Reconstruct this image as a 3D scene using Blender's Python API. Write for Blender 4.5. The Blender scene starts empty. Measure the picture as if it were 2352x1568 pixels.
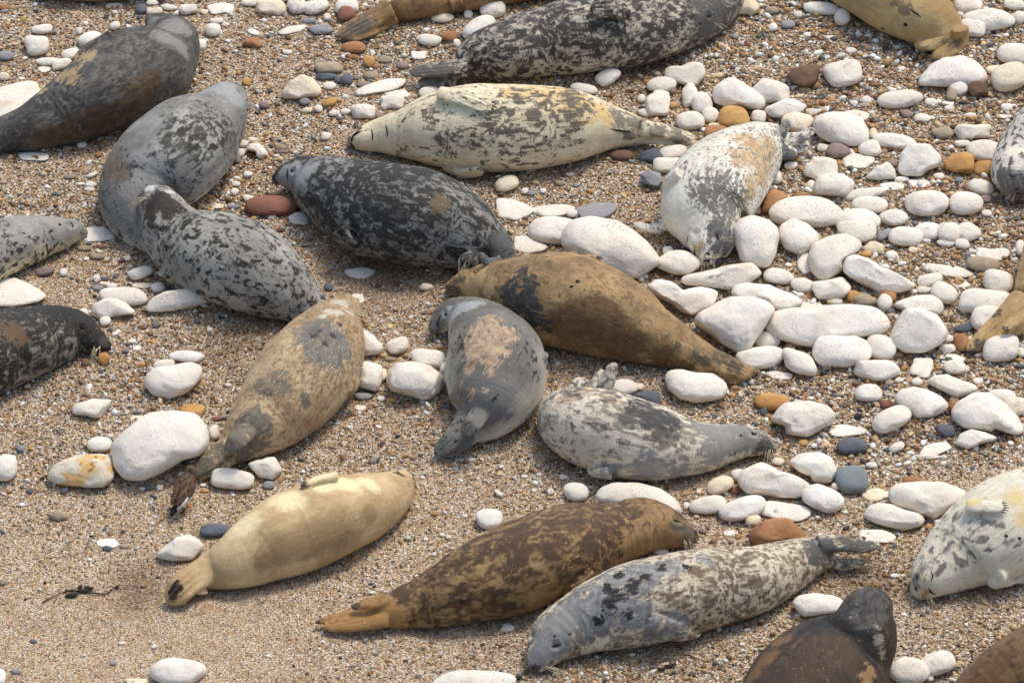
import bpy, bmesh, math, random
import numpy as np
from mathutils import Vector, noise as mnoise
from mathutils.bvhtree import BVHTree

# ------------------------------------------------------------------ camera
sc = bpy.context.scene
COL = sc.collection
PITCH = math.radians(35.0)
DIST = 30.0
WIDTH = 4.6                        # metres across the middle of the view
UW, VH = 2352.0, 1568.0            # reading units of the photograph
FP = UW * DIST / WIDTH
SP, CP = math.sin(PITCH), math.cos(PITCH)
FWD = np.array([0, CP, -SP]); RIGHT = np.array([1.0, 0, 0]); UPV = np.array([0, SP, CP])
CAM = -FWD * DIST
cam = bpy.data.objects.new('camera', bpy.data.cameras.new('camera'))
cam.data.sensor_width = 36.0
cam.data.lens = 36.0 * DIST / WIDTH
cam.data.clip_end = 500
cam.location = CAM
cam.rotation_euler = (math.radians(90) - PITCH, 0, 0)
COL.objects.link(cam)
sc.camera = cam

# ------------------------------------------------------------------ light
SUN_EL, SUN_DIR = math.radians(62), math.radians(52)     # high, from behind the animals and to the right
sx, sy, sz = math.cos(SUN_EL) * math.cos(SUN_DIR), math.cos(SUN_EL) * math.sin(SUN_DIR), math.sin(SUN_EL)
world = bpy.data.worlds.new('World'); sc.world = world; world.use_nodes = True
wn = world.node_tree.nodes; wl = world.node_tree.links
sky = wn.new('ShaderNodeTexSky'); sky.sky_type = 'NISHITA'; sky.sun_disc = False
sky.sun_elevation = SUN_EL; sky.sun_rotation = math.atan2(sx, sy)
sky.air_density = 1.0; sky.dust_density = 3.0
wl.new(sky.outputs[0], wn['Background'].inputs[0])
wn['Background'].inputs[1].default_value = 0.15
sun_data = bpy.data.lights.new('sun', 'SUN'); sun_data.energy = 1.5; sun_data.angle = math.radians(14.0)
sun_data.color = (1.0, 0.95, 0.88)
sun = bpy.data.objects.new('sun', sun_data); COL.objects.link(sun)
sun.rotation_euler = Vector((sx, sy, sz)).to_track_quat('Z', 'Y').to_euler()
sc.view_settings.view_transform = 'Standard'; sc.view_settings.look = 'None'
sc.view_settings.exposure = 0.42; sc.view_settings.gamma = 1.0

# ------------------------------------------------------------------ numeric helpers
rng = np.random.default_rng(7)

def vnoise(P, scale, seed=0):
    """smooth value noise in -1..1 at points P (N,3)"""
    Q = np.asarray(P, float) * scale + seed * 17.31
    I = np.floor(Q).astype(np.int64); F = Q - I
    F = F * F * (3 - 2 * F)
    def h(ix, iy, iz):
        n = (ix * 374761393 + iy * 668265263 + iz * 2147483647 + seed * 1274126177) & 0x7fffffff
        n = ((n ^ (n >> 13)) * 1274126177) & 0x7fffffff
        n = n ^ (n >> 16)
        return (n & 0xffff) / 32767.5 - 1.0
    out = 0
    for dx in (0, 1):
        for dy in (0, 1):
            for dz in (0, 1):
                w = (F[:, 0] if dx else 1 - F[:, 0]) * (F[:, 1] if dy else 1 - F[:, 1]) * (F[:, 2] if dz else 1 - F[:, 2])
                out = out + w * h(I[:, 0] + dx, I[:, 1] + dy, I[:, 2] + dz)
    return out

DENTS = []        # hollows pressed into the beach: (x, y, radius, depth), filled below
def ground_z(x, y):
    x = np.asarray(x, float); y = np.asarray(y, float); sh = np.broadcast(x, y).shape
    x = np.broadcast_to(x, sh).ravel(); y = np.broadcast_to(y, sh).ravel()
    z = 0.012 * np.sin(1.7 * x + 0.6 * y + 0.4) + 0.010 * np.sin(2.6 * y - 0.9 * x + 1.3) + 0.006 * np.sin(5.1 * x + 3.3 * y)
    Q = np.stack([x, y, np.zeros_like(x)], 1)
    z = z + 0.0065 * vnoise(Q, 5.5, 2) + 0.0045 * vnoise(Q, 12, 4)
    if DENTS:
        D = np.array(DENTS)
        for k in range(0, len(x), 4000):
            q = ((x[k:k + 4000, None] - D[:, 0]) ** 2 + (y[k:k + 4000, None] - D[:, 1]) ** 2) / D[:, 2] ** 2
            z[k:k + 4000] += (D[:, 3] * (0.45 * np.exp(-(np.sqrt(q) - 1.5) ** 2 * 5) - np.exp(-q))).sum(1)
    return z.reshape(sh)

def ray(u, v):
    d = FWD + RIGHT * ((u - UW / 2) / FP) + UPV * ((VH / 2 - v) / FP)
    return d / np.linalg.norm(d)

def at(u, v, h=0.0):
    """the point h above the beach that the photograph shows at (u, v)"""
    d = ray(u, v); z = h
    for _ in range(4):
        P = CAM + d * ((z - CAM[2]) / d[2])
        z = float(ground_z(P[0], P[1])) + h
    return P

def pxm(P):
    return FP / float(np.dot(np.asarray(P) - CAM, FWD))

for (u, v, r, d) in [(330, 1365, 0.16, 0.02), (830, 650, 0.22, 0.018), (690, 770, 0.2, 0.016), (540, 790, 0.14, 0.012), (960, 640, .16, .012),
                     (1180, 1100, .2, .01), (2000, 1330, .2, .012), (1100, 230, .18, .012), (1000, 1060, .14, .012), (640, 300, .2, .012), (200, 1480, .3, .012)]:
    P = at(u, v); DENTS.append((P[0], P[1], r, d))
HOLLOWS = [(380, 128, 72), (290, 178, 108), (142, 262, 74), (15, 305, 44), (508, 248, 60), (440, 316, 104), (325, 428, 98), (345, 525, 56), (382, 512, 58), (455, 570, 94), (560, 610, 106), (672, 675, 68), (918, 306, 55), (1060, 292, 99), (1240, 291, 98), (1390, 290, 60), (728, 416, 64), (880, 480, 112), (1060, 532, 92), (1138, 588, 48), (1600, 28, 68), (1450, 62, 92), (1250, 94, 82), (1110, 128, 60), (1220, -70, 72), (1040, -14, 48), (920, 20, 32), (1990, -50, 86), (2120, 34, 72), (2178, 84, 42), (1130, 656, 56), (1255, 682, 106), (1420, 732, 96), (1565, 802, 50), (1628, 522, 68), (1642, 428, 102), (1738, 337, 62), (2352, 360, 66), (2440, 210, 108), (1080, 732, 54), (1136, 815, 104), (1132, 912, 92), (1086, 978, 46), (760, 758, 72), (712, 840, 105), (615, 955, 84), (532, 1033, 38), (1655, 1020, 50), (1510, 1018, 86), (1345, 972, 90), (1280, 940, 48), (846, 1156, 74), (692, 1214, 98), (545, 1288, 68), (455, 1326, 32), (1462, 1210, 63), (1330, 1244, 92), (1160, 1312, 102), (985, 1378, 64), (1320, 1436, 68), (1460, 1386, 97), (1640, 1346, 90), (1790, 1304, 65), (1982, 1438, 80), (1905, 1535, 132), (2335, 1562, 100), (2170, 1300, 66), (2265, 1234, 108), (2420, 1160, 106), (2475, 530, 90), (2395, 640, 60), (80, 548, 54), (-65, 590, 82), (130, 766, 66), (0, 800, 92), (240, -48, 52), (350, -46, 38)]       # (u, v, half width) along the animals
_h = []
for (u, v, w) in HOLLOWS:
    r = w / 511.0; P = at(u, v, .8 * r); _h.append((P[0], P[1], max(.09, 1.0 * r), .012))
DENTS += _h

def catmull(A, n):
    A = np.asarray(A, float)
    t = np.concatenate([[0], np.cumsum(np.maximum(np.linalg.norm(np.diff(A[:, :2], axis=0), axis=1), 1e-6) ** 0.7)])
    tt = np.linspace(0, t[-1], n)
    m = np.zeros_like(A)
    m[1:-1] = (A[2:] - A[:-2]) / (t[2:] - t[:-2])[:, None]
    m[0] = (A[1] - A[0]) / (t[1] - t[0]); m[-1] = (A[-1] - A[-2]) / (t[-1] - t[-2])
    k = np.clip(np.searchsorted(t, tt, side='right') - 1, 0, len(t) - 2)
    h = (t[k + 1] - t[k]); s = (tt - t[k]) / h
    s = s[:, None]; h = h[:, None]
    return ((2 * s**3 - 3 * s**2 + 1) * A[k] + (s**3 - 2 * s**2 + s) * h * m[k] + (-2 * s**3 + 3 * s**2) * A[k + 1] + (s**3 - s**2) * h * m[k + 1])

def unit(a):
    return a / (np.linalg.norm(a, axis=-1, keepdims=True) + 1e-12)

# ------------------------------------------------------------------ object helpers
def mesh_np(name, V, F, smooth=True):
    """mesh from arrays; F is (n,3), (n,4) or a list of index lists"""
    me = bpy.data.meshes.new(name)
    V = np.asarray(V, np.float32)
    if isinstance(F, np.ndarray):
        n, k = F.shape
        me.vertices.add(len(V)); me.vertices.foreach_set('co', V.ravel())
        me.loops.add(n * k); me.loops.foreach_set('vertex_index', F.astype(np.int32).ravel())
        me.polygons.add(n); me.polygons.foreach_set('loop_start', np.arange(0, n * k, k, dtype=np.int32))
        me.update(calc_edges=True); me.validate()
    else:
        me.from_pydata(V.tolist(), [], [list(map(int, f)) for f in F]); me.update()
    if smooth and len(me.polygons):
        me.polygons.foreach_set('use_smooth', np.ones(len(me.polygons), bool))
    return me

def link(name, me, mat=None, parent=None, loc=None):
    o = bpy.data.objects.new(name, me)
    if loc is not None: o.location = loc
    COL.objects.link(o)
    if mat and not me.materials: me.materials.append(mat)
    if parent is not None: o.parent = parent
    return o

def tag(o, label=None, cat=None, group=None, kind=None):
    if label: o['label'] = label
    if cat: o['category'] = cat
    if group: o['group'] = group
    if kind: o['kind'] = kind
    return o

def lin(c):
    c = np.asarray(c, float) / 255.0
    return tuple(np.where(c <= 0.04045, c / 12.92, ((c + 0.055) / 1.055) ** 2.4).tolist())

def rgba(c, k=1.0):
    return tuple(min(1.0, x * k) for x in lin(c)) + (1.0,)

_ico = {}
def ico(n):
    if n not in _ico:
        bm = bmesh.new(); bmesh.ops.create_icosphere(bm, subdivisions=n, radius=1.0)
        V = np.array([v.co[:] for v in bm.verts]); F = np.array([[v.index for v in f.verts] for f in bm.faces]); bm.free()
        _ico[n] = (V, F)
    return _ico[n]

def tube(pts, rad, sides=6):
    """closed tube through 3D points"""
    P = np.asarray(pts, float); n = len(P)
    R = np.broadcast_to(np.asarray(rad, float), (n,))
    T = unit(np.gradient(P, axis=0))
    ref = np.array([0, 0, 1.0]); A = np.cross(T, ref); bad = np.linalg.norm(A, axis=1) < 1e-3
    A[bad] = np.cross(T[bad], np.array([1.0, 0, 0])); A = unit(A); B = np.cross(T, A)
    an = np.linspace(0, 2 * math.pi, sides, endpoint=False)
    V = (P[:, None] + R[:, None, None] * (np.cos(an)[None, :, None] * A[:, None] + np.sin(an)[None, :, None] * B[:, None])).reshape(-1, 3)
    F = []
    for i in range(n - 1):
        for j in range(sides):
            k = (j + 1) % sides
            F.append([i * sides + j, i * sides + k, (i + 1) * sides + k, (i + 1) * sides + j])
    F.append(list(range(sides))[::-1]); F.append([(n - 1) * sides + j for j in range(sides)])
    return V, F

def merge(parts):
    V, F, o = [], [], 0
    for v, f in parts:
        V.append(np.asarray(v)); F += [[int(i) + o for i in q] for q in f]; o += len(v)
    return np.concatenate(V), F

# ------------------------------------------------------------------ node helpers
class NT:
    def __init__(self, name):
        self.mat = bpy.data.materials.new(name); self.mat.use_nodes = True
        self.t = self.mat.node_tree; self.n = self.t.nodes; self.l = self.t.links
        self.bsdf = self.n['Principled BSDF']
    def new(self, kind, **kw):
        nd = self.n.new(kind)
        for k, v in kw.items(): setattr(nd, k, v)
        return nd
    def put(self, sock, val):
        if hasattr(val, 'is_output'): self.l.new(val, sock)
        else: sock.default_value = val
    def math(self, op, a, b=0.0, c=0.0, clamp=False):
        nd = self.new('ShaderNodeMath', operation=op, use_clamp=clamp)
        for s, v in zip(nd.inputs, (a, b, c)): self.put(s, v)
        return nd.outputs[0]
    def mix(self, f, a, b, mode='MIX'):
        nd = self.new('ShaderNodeMix', data_type='RGBA', blend_type=mode, clamp_factor=True)
        self.put(nd.inputs[0], f); self.put(nd.inputs[6], a); self.put(nd.inputs[7], b)
        return nd.outputs[2]
    def noise(self, vec, scale, detail=3.0, rough=0.55, dist=0.0):
        nd = self.new('ShaderNodeTexNoise')
        self.put(nd.inputs['Vector'], vec); nd.inputs['Scale'].default_value = scale
        nd.inputs['Detail'].default_value = detail; nd.inputs['Roughness'].default_value = rough
        nd.inputs['Distortion'].default_value = dist
        return nd.outputs[0]
    def voro(self, vec, scale, out='Distance', rnd=1.0):
        nd = self.new('ShaderNodeTexVoronoi'); self.put(nd.inputs['Vector'], vec)
        nd.inputs['Scale'].default_value = scale; nd.inputs['Randomness'].default_value = rnd
        return nd.outputs[out]
    def smooth(self, x, a, b):
        nd = self.new('ShaderNodeMapRange', interpolation_type='SMOOTHSTEP')
        self.put(nd.inputs['Value'], x); self.put(nd.inputs['From Min'], a); self.put(nd.inputs['From Max'], b)
        return nd.outputs[0]
    def ramp(self, x, stops, interp='LINEAR'):
        nd = self.new('ShaderNodeValToRGB'); cr = nd.color_ramp; cr.interpolation = interp
        while len(cr.elements) < len(stops): cr.elements.new(0.5)
        for e, (p, c) in zip(cr.elements, stops): e.position = p; e.color = c
        self.put(nd.inputs[0], x); return nd.outputs[0]
    def attr(self, name, out='Vector'):
        nd = self.new('ShaderNodeAttribute', attribute_name=name); return nd.outputs[out]
    def scalev(self, vec, s):
        nd = self.new('ShaderNodeVectorMath', operation='MULTIPLY'); self.put(nd.inputs[0], vec); nd.inputs[1].default_value = s
        return nd.outputs[0]
    def turn(self, vec, e=(.7, .95, .4)):
        nd = self.new('ShaderNodeVectorRotate', rotation_type='EULER_XYZ'); self.put(nd.inputs['Vector'], vec); nd.inputs['Rotation'].default_value = e
        return nd.outputs[0]
    def warp(self, vec, scale, amount):
        nz = self.new('ShaderNodeTexNoise'); self.put(nz.inputs['Vector'], vec); nz.inputs['Scale'].default_value = scale; nz.inputs['Detail'].default_value = 2
        a = self.new('ShaderNodeVectorMath', operation='SUBTRACT'); self.l.new(nz.outputs['Color'], a.inputs[0]); a.inputs[1].default_value = (.5, .5, .5)
        b = self.new('ShaderNodeVectorMath', operation='SCALE'); self.l.new(a.outputs[0], b.inputs[0]); b.inputs['Scale'].default_value = amount
        c = self.new('ShaderNodeVectorMath', operation='ADD'); self.put(c.inputs[0], vec); self.l.new(b.outputs[0], c.inputs[1])
        return c.outputs[0]
    def bump(self, h, strength, dist):
        nd = self.new('ShaderNodeBump'); nd.inputs['Strength'].default_value = strength; nd.inputs['Distance'].default_value = dist
        self.put(nd.inputs['Height'], h); self.l.new(nd.outputs[0], self.bsdf.inputs['Normal'])
    def done(self, col, rough=0.7, spec=0.3):
        self.put(self.bsdf.inputs['Base Color'], col); self.put(self.bsdf.inputs['Roughness'], rough)
        self.bsdf.inputs['Specular IOR Level'].default_value = spec
        return self.mat

def plain(name, c, rough=0.6, spec=0.3, k=0.85):
    m = NT(name); co = m.new('ShaderNodeTexCoord').outputs['Object']
    n = m.noise(co, 60, 3)
    return m.done(m.mix(n, rgba(c, k * .8), rgba(c, k * 1.2)), rough, spec)
# ------------------------------------------------------------------ the beach
PAL = [((200, 168, 122), 18), ((218, 192, 148), 14), ((176, 134, 88), 13), ((252, 246, 230), 21), ((130, 98, 68), 11), ((112, 109, 106), 9),
       ((160, 154, 144), 6), ((190, 146, 108), 4), ((206, 160, 92), 4), ((74, 68, 64), 5), ((148, 112, 94), 4)]

def damp_mask(P):
    m = np.zeros(len(P))
    for (u, v, r) in [(850, 640, 120), (740, 730, 110), (640, 700, 70), (560, 775, 90), (320, 1365, 70), (690, 770, 80), (1480, 160, 90), (1990, 1330, 80), (1560, 600, 60), (990, 640, 70), (1890, 790, 70)]:
        c = at(u, v); R = r / 511.0
        q = ((P[:, 0] - c[0]) / R) ** 2 + ((P[:, 1] - c[1]) / (R * 1.3)) ** 2
        m = np.maximum(m, np.exp(-q))
    return np.clip(m * (1.0 + 0.8 * vnoise(P, 6.0, 3)), 0, 1)

def uv_of(P):
    d = P - CAM; z = d @ FWD
    return UW / 2 + FP * (d @ RIGHT) / z, VH / 2 - FP * (d @ UPV) / z

def coarse(P):
    """0 = fine sand, 1 = coarse shingle, as the beach lies in the photograph"""
    u, v = uv_of(P)
    c = 0.62 - 0.52 * np.clip((v - 1050) / 350, 0, 1) * np.clip((1500 - u) / 900, 0, 1)
    c = c + 0.35 * np.clip((u - 1450) / 500, 0, 1) * np.clip((1150 - v) / 300, 0, 1)
    c = c - 0.30 * np.exp(-(((u - 800) / 230) ** 2 + ((v - 690) / 120) ** 2))
    c = c + 0.22 * np.exp(-(((u - 1500) / 500) ** 2 + ((v - 120) / 120) ** 2)) + .15 * np.exp(-(((u - 560) / 260) ** 2 + ((v - 420) / 160) ** 2))
    return np.clip(c + 0.25 * vnoise(P, 2.2, 5), 0.04, 1)

gx = np.concatenate([np.linspace(-60, -3.6, 20)[:-1], np.linspace(-3.6, 3.6, 301), np.linspace(3.6, 60, 20)[1:]])
gy = np.concatenate([np.linspace(-24, -3.4, 12)[:-1], np.linspace(-3.4, 4.2, 321), np.linspace(4.2, 90, 24)[1:]])
GX, GY = np.meshgrid(gx, gy)
GV = np.stack([GX.ravel(), GY.ravel(), ground_z(GX.ravel(), GY.ravel())], 1)
near = (np.abs(GV[:, 0]) < 3.7) & (GV[:, 1] > -3.5) & (GV[:, 1] < 4.3)
GV[near, 2] += 0.002 * vnoise(GV[near], 30, 4)
nx, ny = len(gx), len(gy)
ii = (np.arange(ny - 1)[:, None] * nx + np.arange(nx - 1)[None]).ravel()
me = mesh_np('beach', GV, np.stack([ii, ii + 1, ii + nx + 1, ii + nx], 1))
a = me.attributes.new('damp', 'FLOAT', 'POINT'); a.data.foreach_set('value', damp_mask(GV).astype(np.float32))
a = me.attributes.new('coarse', 'FLOAT', 'POINT'); a.data.foreach_set('value', coarse(GV).astype(np.float32))

def palette_stops(k=0.8, gain=None):
    tot = sum(w for _, w in PAL); p = 0; out = []
    for c, w in PAL:
        out.append((p / tot, rgba(c, k))); p += w
    return out

m = NT('shingle')
co = m.new('ShaderNodeTexCoord').outputs['Object']
v1 = m.new('ShaderNodeTexVoronoi'); m.put(v1.inputs['Vector'], co); v1.inputs['Scale'].default_value = 210
v2 = m.new('ShaderNodeTexVoronoi'); m.put(v2.inputs['Vector'], co); v2.inputs['Scale'].default_value = 105
sep1 = m.new('ShaderNodeSeparateColor'); m.l.new(v1.outputs['Color'], sep1.inputs[0])
sep2 = m.new('ShaderNodeSeparateColor'); m.l.new(v2.outputs['Color'], sep2.inputs[0])
c1 = m.ramp(sep1.outputs[0], palette_stops(.86), 'CONSTANT'); c2 = m.ramp(sep2.outputs[0], palette_stops(.86), 'CONSTANT')
coarse_a = m.attr('coarse', 'Fac'); damp_a = m.attr('damp', 'Fac')
big = m.math('LESS_THAN', sep2.outputs[2], m.math('MULTIPLY', coarse_a, 0.75))
col = m.mix(big, c1, c2)
fine_n = m.noise(co, 5, 4)
col = m.mix(m.math('MULTIPLY', m.math('SUBTRACT', 1.0, coarse_a), 0.32), col, rgba((200, 166, 124), .85))
gap = m.smooth(v1.outputs['Distance'], 0.0, 0.75)
col = m.mix(m.math('MULTIPLY', damp_a, 0.62), col, m.mix(0.75, col, rgba((120, 86, 52), .6), 'MULTIPLY'))
col = m.mix(m.math('MULTIPLY', m.smooth(fine_n, .42, .7), 0.22), col, rgba((150, 112, 72), .8))
hgt = m.math('ADD', m.math('MULTIPLY', v1.outputs['Distance'], -0.5), m.math('MULTIPLY', m.math('MULTIPLY', v2.outputs['Distance'], big), -1.1))
m.bump(hgt, 1.0, 0.007)
link('beach', me, m.done(col, 0.8, 0.25)); tag(bpy.data.objects['beach'], kind='structure')

# ------------------------------------------------------------------ loose grains and small pebbles (nobody could count them)
def pal_colours(n, damp, k=0.92):
    w = np.array([x for _, x in PAL], float); idx = rng.choice(len(PAL), n, p=w / w.sum())
    C = np.array([lin(c) for c, _ in PAL])[idx] * k * rng.uniform(.68, 1.15, (n, 1)) * rng.uniform(.94, 1.06, (n, 3))
    C = C * (1 - damp[:, None] * np.array([.42, .52, .64]))
    return np.clip(C, 0, .9)

def scatter(name, n, rmin, rmax, power, sub, seed, dens, label):
    r_ = np.random.default_rng(seed)
    P = np.stack([r_.uniform(-2.75, 2.75, n * 3), r_.uniform(-2.9, 3.5, n * 3), np.zeros(n * 3)], 1)
    half = 2.42 + 0.16 * (P[:, 1] / 3)
    P = P[np.abs(P[:, 0]) < half]
    c = coarse(P); P = P[r_.uniform(0, 1, len(P)) < dens(c)][:n]; c = coarse(P); n = len(P)
    R = rmin + (rmax - rmin) * r_.uniform(0, 1, n) ** power
    R = R * (.52 + .72 * c)
    P[:, 2] = ground_z(P[:, 0], P[:, 1])
    if sub == 0:
        BV = np.array([[1, 0, 0], [-1, 0, 0], [0, 1, 0], [0, -1, 0], [0, 0, 1], [0, 0, -1]], float)
        BF = np.array([[0, 2, 4], [2, 1, 4], [1, 3, 4], [3, 0, 4], [2, 0, 5], [1, 2, 5], [3, 1, 5], [0, 3, 5]])
    else:
        BV, BF = ico(sub)
    nv = len(BV)
    S = np.stack([r_.uniform(.9, 1.5, n), r_.uniform(.65, 1.0, n), r_.uniform(.45, .8, n)], 1) * R[:, None]
    an = r_.uniform(0, 2 * math.pi, n); tilt = r_.normal(0, .35, n)
    L = BV[None] * S[:, None]
    L = L * (1 + (r_.uniform(-.16, .16, (n, nv, 1)) if sub else r_.uniform(-.3, .3, (n, nv, 1))))
    ct, st = np.cos(tilt)[:, None], np.sin(tilt)[:, None]
    x, z = L[..., 0] * ct - L[..., 2] * st, L[..., 0] * st + L[..., 2] * ct
    ca, sa = np.cos(an)[:, None], np.sin(an)[:, None]
    V = np.stack([x * ca - L[..., 1] * sa, x * sa + L[..., 1] * ca, z], -1) + P[:, None] + np.array([0, 0, 1.0]) * (S[:, 2] * .45)[:, None, None]
    F = (BF[None] + (np.arange(n) * nv)[:, None, None]).reshape(-1, 3)
    me = mesh_np(name, V.reshape(-1, 3), F)
    C = pal_colours(n, damp_mask(P))
    C4 = np.concatenate([np.repeat(C, nv, 0), np.ones((n * nv, 1))], 1).astype(np.float32)
    at_ = me.attributes.new('tint', 'FLOAT_COLOR', 'POINT'); at_.data.foreach_set('color', C4.ravel())
    o = link(name, me, GRAIN); tag(o, label, 'gravel', kind='stuff')
    return o

m = NT('grain'); tint = m.attr('tint', 'Color'); co = m.new('ShaderNodeTexCoord').outputs['Object']
tint = m.mix(m.math('MULTIPLY', m.noise(co, 300, 2), .35), tint, m.mix(1.0, tint, (.5, .5, .5, 1), 'MULTIPLY'))
GRAIN = m.done(tint, 0.65, 0.35)
scatter('gravel', 230000, .0024, .0085, 2.6, 0, 11, lambda c: .55 + .45 * c, 'fine multicoloured gravel covering the whole beach')
scatter('pebbles', 24000, .0050, .0160, 3.0, 2, 12, lambda c: c ** 1.6, 'small mixed pebbles lying loose among the gravel')
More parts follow.
